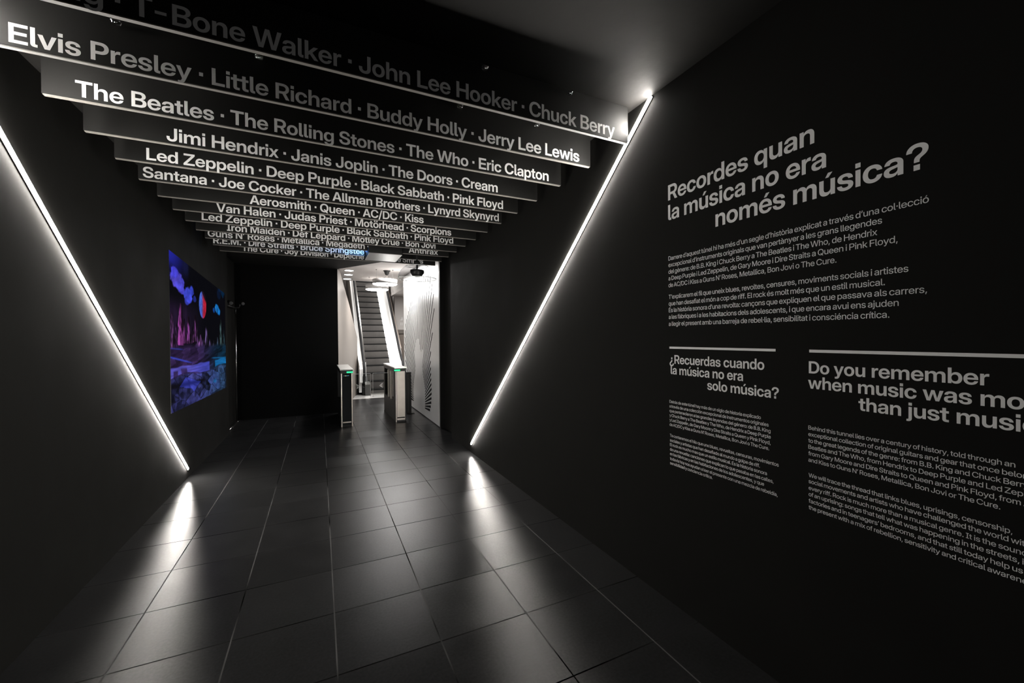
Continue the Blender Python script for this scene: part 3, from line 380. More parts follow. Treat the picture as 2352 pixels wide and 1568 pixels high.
224: (547, [[77,35,89,25,103,16,119,9,135,2,171,-6,210,-8,241,-7,268,-2,291,6,312,17,329,30,350,54,362,73,363,73,363,0,494,0,494,367,489,397,480,424,466,448,448,470,425,488,399,503,369,514,334,522,297,526,250,525,224,523,200,519,178,513,157,505,138,496,121,485,105,473,91,460,79,445,69,429,61,412,55,394,50,374,48,354,175,354,178,370,185,384,195,397,208,408,223,416,242,422,273,425,304,422,321,416,335,408,347,397,355,385,360,371,362,351,360,339,354,330,345,323,321,315,188,298,144,287,117,277,93,265,73,249,56,230,43,206,38,193,33,163,33,126,36,107,41,90,47,75,56,60,66,47],[168,121,163,134,161,148,163,165,169,179,179,190,200,203,235,215,360,242,363,244,362,178,358,157,349,138,336,121,319,107,298,96,274,89,245,87,217,90,194,98,181,105,176,110],[243,731,110,731,228,580,325,580]]),
232: (557, [[61,397,50,372,41,345,35,317,31,288,29,257,31,227,34,198,41,170,49,143,61,118,74,95,90,74,108,55,127,38,149,23,173,10,198,1,225,-6,254,-10,284,-12,308,-11,332,-8,354,-4,376,2,396,10,416,20,434,31,451,43,467,56,481,71,493,87,504,104,513,122,519,141,524,161,401,161,394,145,384,130,372,118,357,108,340,99,321,94,288,91,257,94,243,97,230,102,219,108,208,116,198,125,181,146,169,171,162,200,160,224,530,224,529,283,523,327,518,348,512,368,495,405,485,422,473,438,461,453,447,466,432,479,416,490,400,499,382,508,363,515,343,520,323,524,301,527,279,527,251,526,223,522,198,515,173,505,150,493,128,478,109,461,91,442,75,420],[165,335,175,361,189,383,207,400,228,413,253,421,282,424,310,421,336,413,357,400,375,383,389,361,399,335,403,312,161,312],[251,731,118,731,237,580,333,580]]),
242: (575, [[41,168,50,141,62,116,76,93,92,72,110,53,130,37,153,22,177,10,202,0,229,-6,258,-10,288,-12,318,-10,346,-6,373,0,399,10,423,22,445,37,465,53,483,72,499,93,513,116,525,141,534,168,541,196,544,226,546,257,544,289,541,319,534,347,525,374,513,399,499,422,483,443,465,462,445,479,423,493,399,506,373,515,346,522,318,526,288,527,258,526,229,522,202,515,177,506,153,493,130,479,110,462,92,443,76,422,62,399,50,374,41,347,35,319,31,289,29,257,31,226,35,196],[170,203,165,238,165,277,170,312,180,343,194,369,203,380,212,390,223,398,234,405,247,411,260,414,273,417,302,417,316,414,329,410,341,405,353,398,363,390,373,380,389,357,401,328,408,295,411,257,408,220,401,187,389,159,381,146,373,135,363,126,353,117,341,110,329,105,316,101,302,99,273,99,259,101,246,105,234,110,223,117,212,126,202,135,194,146,180,172],[259,731,126,731,245,580,341,580]]),
231: (550, [[29,257,31,226,35,197,41,169,50,142,61,117,75,94,91,73,109,54,129,37,151,22,175,10,200,1,227,-6,253,-10,241,-87,297,-88,310,-91,318,-97,324,-106,325,-116,324,-127,318,-135,310,-141,290,-145,224,-146,224,-204,310,-203,329,-201,346,-196,361,-191,375,-183,386,-174,395,-163,401,-150,404,-136,406,-120,405,-106,402,-94,397,-82,390,-72,381,-63,371,-55,359,-48,345,-44,330,-41,314,-39,314,-10,342,-6,377,3,409,17,438,35,463,57,485,81,502,109,514,140,521,172,523,190,392,190,383,159,368,133,353,118,334,107,312,100,287,98,272,99,258,101,245,105,232,110,221,117,211,126,201,136,193,147,179,173,170,203,165,238,165,276,170,312,179,343,193,369,201,380,211,390,221,398,232,405,245,411,258,415,272,417,304,417,328,411,348,401,365,388,378,370,390,343,393,327,523,327,518,361,507,393,492,422,473,448,450,471,423,491,393,506,359,518,323,525,285,527,255,526,227,522,200,515,175,505,151,493,129,478,109,461,91,442,75,421,61,398,50,373,41,346,35,318,31,288]]),
246: (575, [[114,588,246,588,246,728,114,728],[41,168,50,141,62,116,76,93,92,72,110,53,130,37,153,22,177,10,202,0,229,-6,258,-10,288,-12,318,-10,346,-6,373,0,399,10,423,22,445,37,465,53,483,72,499,93,513,116,525,141,534,168,541,196,544,226,546,257,544,289,541,319,534,347,525,374,513,399,499,422,483,443,465,462,445,479,423,493,399,506,373,515,346,522,318,526,288,527,258,526,229,522,202,515,177,506,153,493,130,479,110,462,92,443,76,422,62,399,50,374,41,347,35,319,31,289,29,257,31,226,35,196],[170,203,165,238,165,277,170,312,180,343,194,369,203,380,212,390,223,398,234,405,247,411,260,414,273,417,302,417,316,414,329,410,341,405,353,398,363,390,373,380,389,357,401,328,408,295,411,257,408,220,401,187,389,159,381,146,373,135,363,126,353,117,341,110,329,105,316,101,302,99,273,99,259,101,246,105,234,110,223,117,212,126,202,135,194,146,180,172],[329,588,461,588,461,728,329,728]]),
201: (603, [[197,120,197,310,543,310,543,427,197,427,197,607,571,607,571,728,57,728,57,0,571,0,571,120],[342,943,260,792,356,792,475,943]]),
}
GLYPHS_R = {
32: (269, []),
33: (252, [[70,-8,183,-8,183,117,70,117],[77,728,83,213,169,213,175,728]]),
39: (276, [[93,728,103,465,173,465,183,728]]),
40: (391, [[141,219,151,145,168,72,192,-1,222,-72,259,-140,345,-140,298,-33,263,65,250,112,240,158,233,203,229,248,228,292,229,342,234,394,242,448,253,503,266,557,283,612,301,666,322,718,345,768,259,768,236,727,215,680,196,629,179,575,165,519,153,462,144,404,139,347,137,292]]),
41: (391, [[45,-140,132,-140,168,-72,198,-2,222,71,240,144,250,218,253,292,252,347,247,404,238,462,226,519,212,575,195,629,176,680,155,727,132,768,45,768,69,718,90,666,108,612,124,557,138,503,149,448,157,394,161,342,163,292,162,248,157,204,151,159,141,114,128,67,93,-32]]),
44: (269, [[100,102,57,-155,123,-155,197,102]]),
45: (646, [[163,343,163,261,482,261,482,343]]),
46: (269, [[80,-8,193,-8,193,118,80,118]]),
47: (343, [[330,762,248,762,13,-109,95,-109]]),
58: (269, [[80,-8,193,-8,193,118,80,118],[80,378,193,378,193,503,80,503]]),
63: (521, [[39,568,35,526,128,526,131,553,137,578,146,599,159,617,174,632,193,643,213,652,235,657,259,658,283,657,305,652,324,645,342,635,356,622,368,607,377,589,382,570,384,548,382,525,376,502,365,481,351,462,332,443,250,383,235,368,222,351,211,331,204,306,199,276,197,207,287,207,288,258,295,294,302,309,311,322,336,346,403,395,428,420,449,448,463,478,472,512,475,547,472,583,463,616,448,646,427,673,402,696,372,714,338,728,300,736,259,738,218,735,180,727,145,712,113,693,87,668,65,639,49,605],[186,-8,299,-8,299,117,186,117]]),
65: (673, [[16,0,116,0,187,201,486,201,557,0,657,0,391,728,282,728],[315,575,337,646,406,430,457,283,216,283]]),
66: (646, [[172,83,172,330,349,330,381,328,409,322,434,313,455,300,473,285,488,267,498,246,504,224,506,199,502,166,489,137,466,114,435,96,394,86,344,83],[78,728,78,0,347,0,401,3,449,11,490,25,524,45,551,68,573,96,588,127,597,162,600,200,598,234,591,265,579,292,563,315,545,334,524,350,501,362,477,371,451,376,451,379,474,388,495,398,513,410,530,424,544,441,556,460,564,482,569,507,571,535,568,571,559,604,544,635,524,662,498,684,467,703,430,717,388,725,340,728],[172,645,340,645,382,641,416,631,444,613,463,589,475,562,479,530,477,506,471,485,461,466,448,449,432,435,413,424,390,416,366,411,339,409,172,409]]),
67: (726, [[92,167,124,115,163,71,209,36,261,10,319,-6,381,-11,418,-9,454,-3,488,6,520,19,550,35,578,55,603,78,625,104,644,132,659,163,671,197,679,233,585,233,578,209,569,187,557,166,544,148,529,131,512,117,493,105,473,94,452,86,406,77,381,76,336,80,295,92,257,111,224,138,196,171,173,210,157,256,146,307,143,363,146,420,156,471,173,517,196,556,224,590,257,616,294,636,336,647,381,651,429,647,452,641,473,633,493,623,512,611,529,596,544,580,557,561,569,541,578,518,584,494,679,494,671,530,659,564,643,596,624,624,602,650,577,673,550,693,520,709,488,722,454,731,418,737,381,738,319,733,261,718,209,692,163,656,124,613,92,561,69,501,55,435,50,363,55,292,69,226]]),
68: (704, [[78,728,78,0,306,0,376,5,439,20,494,44,542,77,582,119,613,170,636,228,650,293,654,365,650,437,636,502,614,559,583,609,544,651,497,684,443,708,382,723,315,728],[404,98,355,87,300,83,172,83,172,645,308,645,361,641,408,630,449,611,483,585,511,553,533,515,549,470,558,420,561,365,558,309,549,259,533,214,510,175,482,143,446,117]]),
69: (590, [[172,83,172,329,514,329,514,411,172,411,172,645,541,645,541,728,78,728,78,0,543,0,543,83]]),
70: (571, [[172,0,172,323,500,323,500,405,172,405,172,645,531,645,531,728,78,728,78,0]]),
71: (738, [[92,167,124,115,163,71,209,36,261,10,318,-6,380,-11,437,-7,489,6,536,27,579,55,615,90,645,132,667,179,680,230,685,286,685,366,405,366,405,284,592,284,589,247,580,210,565,176,544,147,519,122,489,102,456,88,420,79,381,76,336,80,295,92,258,111,224,138,196,171,174,211,157,256,146,307,143,363,146,420,157,471,173,517,196,557,224,590,257,616,294,636,335,647,378,651,404,650,428,646,451,640,472,632,492,621,511,608,527,594,543,577,556,559,567,539,584,495,680,495,672,530,660,563,644,593,625,622,603,648,577,671,550,691,519,707,487,721,452,731,416,736,378,738,317,733,260,718,208,692,163,656,124,613,92,561,69,501,55,435,50,363,55,292,69,226]]),
72: (724, [[78,0,172,0,172,331,552,331,552,0,646,0,646,728,552,728,552,414,172,414,172,728,78,728]]),
73: (387, [[41,83,41,0,346,0,346,83,241,83,241,645,346,645,346,728,41,728,41,645,147,645,147,83]]),
74: (552, [[135,208,135,248,41,248,41,208,48,144,68,90,102,47,146,15,199,-4,259,-10,319,-4,372,15,416,47,449,90,470,144,476,208,476,728,382,728,382,208,379,168,367,134,348,107,323,88,293,77,259,73,224,77,194,88,169,107,150,134,139,168]]),
75: (654, [[78,728,78,0,172,0,172,236,277,349,524,0,635,0,342,413,635,728,512,728,171,352,172,728]]),
76: (549, [[78,728,78,0,515,0,515,83,172,83,172,728]]),
77: (880, [[166,605,236,414,400,0,479,0,713,613,710,414,710,0,802,0,802,728,670,728,441,115,387,271,210,728,78,728,78,0,169,0,168,506]]),
78: (730, [[167,605,281,412,543,0,652,0,652,728,558,728,562,121,480,264,186,728,78,728,78,0,172,0,172,428]]),
79: (756, [[92,167,124,115,163,71,209,36,261,10,317,-6,378,-11,439,-6,496,10,547,36,593,71,632,115,664,167,687,226,701,292,706,363,701,435,687,501,664,560,632,612,593,656,547,691,496,718,439,733,378,738,317,733,261,718,209,691,163,656,124,612,92,560,69,501,55,435,50,363,55,292,69,226],[175,207,157,253,147,305,143,363,147,422,157,475,175,521,198,560,227,593,260,618,297,637,336,648,378,651,420,648,460,637,496,618,529,593,558,560,581,521,599,475,609,422,613,363,609,305,599,253,581,207,558,167,529,135,496,109,460,91,420,80,378,76,336,80,297,91,260,109,227,135,198,167]]),
80: (625, [[78,0,172,0,172,274,333,274,384,277,430,286,470,303,504,324,532,351,555,383,571,419,581,458,584,501,581,544,571,583,555,619,533,650,505,677,471,699,431,715,386,724,335,728,78,728],[331,645,364,643,394,637,419,627,441,613,459,596,473,577,483,554,489,529,491,501,489,473,483,448,473,425,459,405,441,388,420,374,394,364,365,358,331,356,172,356,172,645]]),
81: (756, [[124,115,163,71,209,36,261,10,317,-6,378,-11,439,-6,496,10,505,15,566,-68,666,-68,573,56,593,71,632,115,664,167,687,226,701,292,706,363,701,435,687,501,664,560,632,612,593,656,547,691,496,718,439,733,378,738,317,733,261,718,209,691,163,656,124,612,92,560,69,501,55,435,50,363,55,292,69,226,92,167],[198,167,175,207,157,253,147,305,143,363,147,422,157,475,175,521,198,560,227,593,260,618,297,637,336,648,378,651,420,648,460,637,496,618,529,593,558,560,581,521,599,475,609,422,613,363,609,305,599,253,581,207,558,167,529,135,519,127,441,229,343,229,450,88,420,80,378,76,336,80,297,91,260,109,227,135]]),
82: (638, [[78,0,172,0,172,282,346,283,498,0,607,0,444,299,473,310,508,331,536,356,559,387,576,422,586,461,589,504,586,547,576,586,560,621,538,652,510,679,476,700,436,715,391,724,340,728,78,728],[336,645,369,643,399,637,424,628,446,615,464,598,478,579,488,557,494,532,496,504,494,477,488,452,478,430,464,411,446,395,425,382,399,373,370,367,337,365,172,365,172,645]]),
83: (628, [[81,95,106,64,138,37,175,16,217,0,265,-9,317,-12,369,-9,416,0,458,15,495,35,526,61,550,90,568,124,579,160,582,200,581,228,575,254,566,277,554,298,539,316,522,333,502,348,455,373,403,393,271,428,224,446,204,456,188,468,174,482,164,497,158,515,156,536,158,558,164,578,175,597,190,614,209,628,231,639,256,648,283,653,312,654,356,651,393,639,426,620,451,595,467,563,475,526,567,526,562,566,551,603,533,637,509,667,480,692,446,712,406,727,363,735,315,738,268,736,224,727,184,713,149,693,119,669,95,640,77,607,67,571,63,531,68,485,85,445,112,411,151,382,201,358,263,339,376,308,425,290,444,279,460,266,473,252,482,236,488,219,489,198,487,174,480,152,467,132,451,114,431,100,407,88,380,79,350,74,317,72,285,74,255,80,227,89,203,101,182,118,166,137,153,160,145,187,141,216,46,216,51,172,62,131]]),
84: (628, [[34,728,34,645,267,645,267,0,361,0,361,645,593,645,593,728]]),
85: (721, [[76,248,80,200,91,155,111,114,138,78,171,47,211,22,256,3,306,-8,361,-12,416,-8,466,3,511,22,550,47,583,78,610,114,630,155,641,200,645,248,645,728,551,728,551,255,549,222,541,191,528,162,511,137,489,116,463,99,433,86,399,78,361,75,323,78,289,86,259,98,232,116,210,137,193,162,180,191,172,222,170,255,170,728,76,728]]),
86: (673, [[116,728,16,728,284,0,393,0,657,728,557,728,361,154,339,82,290,236]]),
87: (969, [[16,728,215,0,324,0,465,527,484,616,519,460,644,0,753,0,952,728,855,728,698,95,654,283,538,728,431,728,270,92,227,283,113,728]]),
88: (665, [[19,0,126,0,333,306,411,184,538,0,647,0,388,376,633,728,527,728,334,440,248,574,144,728,35,728,280,372]]),
89: (662, [[125,728,16,728,284,297,284,0,378,0,378,297,645,728,537,728,353,422,332,382,269,493]]),
90: (622, [[44,73,44,0,580,0,580,83,153,82,230,183,576,655,576,728,50,728,50,645,467,646,396,554]]),
92: (343, [[95,762,13,762,248,-109,330,-109]]),
97: (539, [[65,63,83,41,105,23,130,8,159,-2,190,-8,223,-10,252,-9,278,-4,301,3,320,12,337,23,363,48,380,74,384,74,384,0,471,0,471,357,469,389,464,417,454,441,442,463,426,481,409,497,388,510,367,520,344,528,295,536,270,538,235,536,202,530,171,520,142,507,117,490,95,470,77,446,63,419,54,388,142,376,146,390,153,404,163,418,175,430,190,440,207,449,226,455,247,459,270,460,293,459,314,455,332,448,347,439,360,427,370,414,377,398,381,381,383,357,381,346,377,336,370,330,345,321,198,300,149,289,106,270,87,258,72,243,58,225,49,204,43,180,41,151,43,118,51,89],[144,104,137,117,132,131,131,147,132,166,138,181,147,194,159,205,173,214,208,227,363,255,383,264,383,196,381,174,376,153,367,133,355,115,339,99,319,86,296,76,269,70,238,67,199,72,182,77,167,84,154,93]]),
98: (588, [[68,0,154,0,154,81,159,81,182,51,211,24,228,12,248,3,269,-5,294,-9,320,-11,363,-7,403,5,439,24,470,49,497,81,518,119,534,163,543,211,546,264,543,317,534,365,518,408,496,446,470,478,438,504,402,523,363,534,320,538,293,536,269,532,247,525,227,515,210,504,182,477,160,448,157,448,157,728,68,728],[155,227,153,264,155,302,161,336,171,367,184,394,202,416,223,434,247,448,275,456,305,459,335,456,362,448,386,435,407,417,424,394,438,368,448,337,454,302,456,264,454,226,448,192,438,161,424,134,407,111,386,93,362,79,335,71,305,69,275,71,247,79,223,93,202,112,185,135,171,162,161,193]]),
99: (546, [[72,120,95,81,124,49,158,23,197,4,239,-8,286,-12,314,-10,340,-6,366,1,389,10,411,22,432,36,450,52,466,70,481,90,492,111,501,134,508,159,419,170,409,141,394,116,375,96,350,80,321,71,286,68,254,70,226,79,201,93,180,112,163,135,150,163,140,193,134,227,132,263,134,299,140,333,150,363,163,391,181,414,202,434,226,448,255,456,286,459,321,456,350,446,375,431,395,411,410,387,419,359,507,370,500,394,491,417,480,439,466,459,449,476,431,492,411,506,389,517,365,526,340,533,314,537,286,539,239,535,197,523,158,504,124,477,95,445,72,407,55,363,45,315,42,263,45,211,55,163]]),
100: (588, [[45,211,54,163,70,119,92,81,118,49,150,24,186,5,225,-7,268,-11,295,-9,319,-5,340,3,360,12,377,24,407,51,429,81,434,81,434,0,520,0,520,728,431,728,431,448,428,448,407,477,378,504,361,515,341,525,319,532,295,536,268,538,225,534,186,523,150,504,118,478,92,446,70,408,54,365,45,317,42,264],[140,192,134,226,132,264,134,302,140,337,150,368,164,394,181,417,202,435,226,448,253,456,283,459,313,456,341,448,365,434,386,416,404,394,417,367,427,336,433,302,435,264,433,227,427,193,417,162,403,135,386,112,365,93,341,79,313,71,283,69,253,71,226,79,202,93,182,111,164,134,150,161]]),
101: (558, [[45,210,55,163,71,120,94,82,122,49,156,23,196,4,240,-8,289,-12,326,-10,360,-3,392,8,421,23,446,41,468,62,487,87,501,113,510,143,423,153,416,136,407,121,396,107,383,95,368,85,351,77,332,72,312,68,290,67,258,69,230,77,205,89,183,106,164,127,150,152,139,181,133,213,131,237,519,237,517,310,511,349,500,385,487,417,470,445,450,470,427,491,402,508,374,521,345,531,314,537,282,539,236,535,194,523,156,503,123,477,94,444,72,405,55,362,45,314,42,262],[139,351,149,378,163,402,180,422,201,438,225,451,252,458,282,460,311,458,338,451,362,438,382,422,399,401,413,377,423,349,429,311,132,311]]),
102: (338, [[179,727,158,715,140,700,126,682,115,661,109,637,107,611,107,529,8,529,8,453,107,453,107,0,196,0,196,453,310,453,310,529,196,529,196,595,198,617,203,634,212,647,225,657,242,662,309,661,320,736,268,742,226,741,202,736]]),
103: (588, [[75,-102,89,-127,106,-148,128,-167,153,-183,182,-196,214,-206,249,-211,287,-213,329,-211,368,-204,404,-192,437,-175,466,-153,489,-125,507,-91,517,-51,521,-5,521,529,434,529,434,446,430,446,408,476,379,504,361,515,342,525,320,532,295,536,269,538,226,534,186,523,150,504,119,478,92,447,70,409,54,366,45,318,42,266,45,214,54,166,70,124,92,87,119,56,151,31,186,13,225,2,268,-1,295,0,319,4,341,11,360,20,377,31,406,58,428,88,432,88,432,-4,428,-44,415,-77,393,-103,363,-121,328,-133,287,-136,263,-135,240,-131,221,-125,203,-117,188,-107,164,-83,148,-56,66,-76],[150,165,140,195,134,229,132,267,134,304,140,338,150,368,164,395,182,417,202,435,227,448,253,456,283,459,314,456,341,448,366,435,387,416,404,394,418,367,428,337,434,303,436,267,434,230,428,196,418,166,404,140,386,118,365,101,341,88,314,80,283,78,254,80,227,88,203,100,182,117,164,139]]),
104: (569, [[68,728,68,0,157,0,157,312,159,343,165,370,175,393,188,413,204,429,223,441,244,450,267,455,291,457,326,453,356,442,380,423,398,397,408,364,412,324,412,0,501,0,501,332,499,375,490,414,477,446,459,474,436,497,410,515,381,527,349,535,314,538,275,534,239,523,207,505,178,479,157,447,157,728]]),
105: (224, [[59,623,166,623,166,736,59,736],[68,529,68,0,157,0,157,529]]),
106: (224, [[23,-123,-21,-125,-21,-204,38,-202,66,-196,89,-186,110,-172,127,-155,140,-134,149,-110,155,-85,157,-56,157,529,67,529,67,-49,66,-72,60,-91,52,-106,39,-116],[59,623,166,623,166,736,59,736]]),
107: (528, [[157,295,157,728,68,728,68,0,157,0,157,193,213,246,411,0,524,0,281,302,507,529,395,529,162,295]]),
108: (252, [[188,77,175,81,167,88,161,99,158,114,157,728,68,728,68,120,71,82,81,51,99,28,123,11,156,2,240,2,232,77,206,75]]),
109: (858, [[157,0,157,327,159,354,164,378,174,399,186,417,201,432,219,443,238,452,257,456,278,458,307,455,332,446,354,430,371,410,381,386,385,357,385,0,473,0,473,339,475,362,480,382,488,401,499,417,512,431,529,443,548,451,569,456,592,458,620,455,645,447,668,433,687,412,698,384,701,349,701,0,790,0,790,351,788,391,780,426,767,456,750,482,729,502,705,518,678,530,649,537,619,539,591,537,564,532,540,523,517,511,497,497,479,479,464,460,451,437,448,448,431,478,408,503,379,523,345,535,308,539,285,537,262,533,240,525,220,514,201,500,184,484,169,464,155,438,154,529,68,529,68,0]]),
110: (569, [[68,529,68,0,157,0,157,312,159,343,165,370,175,393,188,413,204,429,223,441,244,450,267,455,291,457,326,453,356,442,380,423,398,397,408,364,412,324,412,0,501,0,501,332,498,375,490,414,477,446,458,474,436,497,410,515,381,527,349,535,314,538,275,534,239,523,207,505,178,479,154,443,154,529]]),
111: (573, [[55,163,72,120,95,81,124,49,158,23,197,4,240,-8,286,-12,333,-8,376,4,415,23,449,49,478,81,501,120,518,163,528,211,531,263,528,315,518,363,501,407,478,445,449,477,415,504,376,523,333,535,286,539,240,535,197,523,158,504,124,477,95,445,72,407,55,363,45,315,42,263,45,211],[150,163,140,193,134,227,132,263,134,299,140,333,150,363,163,391,181,414,202,434,226,448,255,456,286,459,318,456,347,448,371,433,393,414,410,391,424,363,433,332,439,299,441,263,439,227,433,194,424,163,410,135,393,112,371,93,347,79,318,70,286,68,254,70,226,79,202,93,180,112,163,135]]),
112: (588, [[68,529,68,-204,157,-204,157,81,160,81,183,51,211,24,229,12,248,3,270,-5,294,-9,320,-11,363,-7,403,5,439,24,470,49,497,81,518,119,534,163,543,211,546,264,543,317,534,365,518,408,496,446,470,478,438,504,402,523,363,534,320,538,293,536,269,532,247,525,227,515,209,504,181,477,159,448,154,448,154,529],[155,227,153,264,155,302,161,336,171,367,184,394,202,416,223,434,247,448,275,456,305,459,335,456,362,448,386,435,407,417,424,394,438,368,448,337,454,302,456,264,454,226,448,192,438,161,424,134,407,111,386,93,362,79,335,71,305,69,275,71,247,79,223,93,202,112,185,135,171,162,161,193]]),
113: (588, [[45,211,54,163,70,119,92,81,118,49,150,24,186,5,225,-7,268,-11,295,-9,319,-5,340,3,359,12,377,24,406,51,428,81,431,81,431,-204,520,-204,520,529,434,529,434,448,429,448,407,477,379,504,361,515,341,525,320,532,295,536,268,538,225,534,186,523,150,504,118,478,92,446,70,408,54,365,45,317,42,264],[140,192,134,226,132,264,134,302,140,337,150,368,164,394,181,417,202,435,226,448,253,456,283,459,313,456,341,448,365,434,386,416,404,394,417,367,427,336,433,302,435,264,433,227,427,193,417,162,403,135,386,112,365,93,341,79,313,71,283,69,253,71,226,79,202,93,182,111,164,134,150,161]]),
114: (349, [[153,446,153,529,68,529,68,0,157,0,157,326,159,352,164,374,173,395,184,412,199,426,216,437,234,445,254,450,328,446,328,534,289,537,258,534,230,526,206,512,185,494,169,472,157,446]]),
115: (501, [[78,58,98,37,123,19,151,6,182,-4,216,-10,252,-12,291,-10,327,-3,359,8,388,23,413,41,433,64,448,89,456,117,459,148,456,183,444,213,424,239,396,261,360,279,314,292,205,319,184,328,168,339,156,353,149,368,147,386,150,407,160,425,176,441,198,454,224,461,253,464,284,461,310,453,331,439,347,421,358,401,364,378,448,387,442,417,432,443,417,467,398,488,376,506,350,520,321,530,288,537,253,539,216,536,182,530,151,519,124,504,101,486,82,464,68,440,60,413,57,384,61,348,73,316,94,290,122,267,159,249,204,236,313,209,332,200,348,189,359,176,366,161,368,143,365,122,354,103,337,87,313,74,284,67,251,64,219,67,191,74,168,87,150,104,137,127,130,154,43,145,50,112,61,83]]),
116: (321, [[225,75,209,80,198,88,191,99,186,115,185,134,185,453,292,453,292,529,185,529,185,665,96,665,96,529,8,529,8,453,96,453,96,126,100,87,112,55,132,30,160,12,195,1,290,0,299,1,291,77,244,74]]),
117: (569, [[68,529,68,197,70,154,78,116,92,83,110,55,133,32,159,14,189,2,221,-6,255,-9,294,-5,330,6,362,24,390,50,415,87,415,0,501,0,501,529,412,529,412,217,410,186,404,159,394,136,381,116,365,100,346,88,325,79,302,74,278,72,243,76,213,87,189,106,171,132,160,165,157,205,157,529]]),
118: (537, [[116,529,19,529,222,0,315,0,518,529,422,529,291,165,270,93,248,165]]),
119: (785, [[116,529,22,529,185,0,275,0,393,421,440,238,509,0,600,0,762,529,668,529,552,100,501,300,438,529,348,529,232,98,181,300]]),
120: (526, [[137,529,33,529,213,271,22,0,124,0,263,211,322,118,402,0,505,0,315,269,496,529,394,529,265,329,219,404]]),
121: (537, [[126,-206,149,-204,171,-200,191,-193,210,-182,227,-169,242,-153,256,-135,269,-113,280,-88,518,529,422,529,282,136,269,95,228,223,116,529,19,529,223,1,194,-76,177,-103,158,-119,136,-126,77,-124,66,-201]]),
122: (514, [[53,66,53,0,461,0,461,80,170,80,170,83,455,459,455,529,57,529,57,449,344,449,344,446]]),
183: (252, [[70,281,183,281,183,406,70,406]]),
191: (521, [[94,-144,119,-166,149,-185,184,-198,221,-207,262,-209,304,-206,342,-198,377,-183,408,-164,434,-139,456,-110,472,-76,482,-38,486,3,393,3,391,-24,385,-49,375,-70,362,-88,347,-103,329,-114,308,-123,286,-128,262,-129,239,-128,217,-123,197,-116,180,-105,165,-93,153,-78,144,-60,139,-41,137,-19,139,4,146,27,156,48,171,68,190,86,271,146,287,161,300,178,310,198,318,223,322,253,324,322,235,322,234,271,226,235,220,221,211,208,185,184,118,134,93,109,73,81,58,51,49,17,46,-18,49,-54,58,-87,74,-117],[222,408,335,408,335,533,222,533]]),
8217: (224, [[99,728,56,470,122,470,196,728]]),
225: (539, [[83,41,105,23,130,8,159,-2,190,-8,223,-10,252,-9,278,-4,301,3,320,12,337,23,363,48,380,74,384,74,384,0,471,0,471,357,469,389,464,417,454,441,442,463,426,481,409,497,388,510,367,520,344,528,295,536,270,538,235,536,202,530,171,520,142,507,117,490,95,470,77,446,63,419,54,388,142,376,146,390,153,404,163,418,175,430,190,440,207,449,226,455,247,459,270,460,293,459,314,455,332,448,347,439,360,427,370,414,377,398,381,381,383,357,381,346,377,336,370,330,345,321,198,300,149,289,106,270,87,258,72,243,58,225,49,204,43,180,41,151,43,118,51,89,65,63],[154,93,144,104,137,117,132,131,131,147,132,166,138,181,147,194,159,205,173,214,208,227,363,255,383,264,383,196,381,174,376,153,367,133,355,115,339,99,319,86,296,76,269,70,238,67,199,72,182,77,167,84],[298,597,394,743,295,743,226,597]]),
233: (558, [[45,210,55,163,71,120,94,82,122,49,156,23,196,4,240,-8,289,-12,326,-10,360,-3,392,8,421,23,446,41,468,62,487,87,501,113,510,143,423,153,416,136,407,121,396,107,383,95,368,85,351,77,332,72,312,68,290,67,258,69,230,77,205,89,183,106,164,127,150,152,139,181,133,213,131,237,519,237,517,310,511,349,500,385,487,417,470,445,450,470,427,491,402,508,374,521,345,531,314,537,282,539,236,535,194,523,156,503,123,477,94,444,72,405,55,362,45,314,42,262],[139,351,149,378,163,402,180,422,201,438,225,451,252,458,282,460,311,458,338,451,362,438,382,422,399,401,413,377,423,349,429,311,132,311],[311,743,242,597,315,597,410,743]]),
237: (224, [[68,529,68,0,157,0,157,529],[143,743,74,597,146,597,242,743]]),
243: (573, [[55,163,72,120,95,81,124,49,158,23,197,4,240,-8,286,-12,333,-8,376,4,415,23,449,49,478,81,501,120,518,163,528,211,531,263,528,315,518,363,501,407,478,445,449,477,415,504,376,523,333,535,286,539,240,535,197,523,158,504,124,477,95,445,72,407,55,363,45,315,42,263,45,211],[150,163,140,193,134,227,132,263,134,299,140,333,150,363,163,391,181,414,202,434,226,448,255,456,286,459,318,456,347,448,371,433,393,414,410,391,424,363,433,332,439,299,441,263,439,227,433,194,424,163,410,135,393,112,371,93,347,79,318,70,286,68,254,70,226,79,202,93,180,112,163,135],[320,597,416,743,317,743,248,597]]),
250: (569, [[68,529,68,197,70,154,78,116,92,83,110,55,133,32,159,14,189,2,221,-6,255,-9,294,-5,330,6,362,24,390,50,415,87,415,0,501,0,501,529,412,529,412,217,410,186,404,159,394,136,381,116,365,100,346,88,325,79,302,74,278,72,243,76,213,87,189,106,171,132,160,165,157,205,157,529],[318,597,414,743,315,743,246,597]]),
224: (539, [[65,63,83,41,105,23,130,8,159,-2,190,-8,223,-10,252,-9,278,-4,301,3,320,12,337,23,363,48,380,74,384,74,384,0,471,0,471,357,469,389,464,417,454,441,442,463,426,481,409,497,388,510,367,520,344,528,295,536,270,538,235,536,202,530,171,520,142,507,117,490,95,470,77,446,63,419,54,388,142,376,146,390,153,404,163,418,175,430,190,440,207,449,226,455,247,459,270,460,293,459,314,455,332,448,347,439,360,427,370,414,377,398,381,381,383,357,381,346,377,336,370,330,345,321,198,300,149,289,106,270,87,258,72,243,58,225,49,204,43,180,41,151,43,118,51,89],[144,104,137,117,132,131,131,147,132,166,138,181,147,194,159,205,173,214,208,227,363,255,383,264,383,196,381,174,376,153,367,133,355,115,339,99,319,86,296,76,269,70,238,67,199,72,182,77,167,84,154,93],[233,743,134,743,230,597,302,597]]),
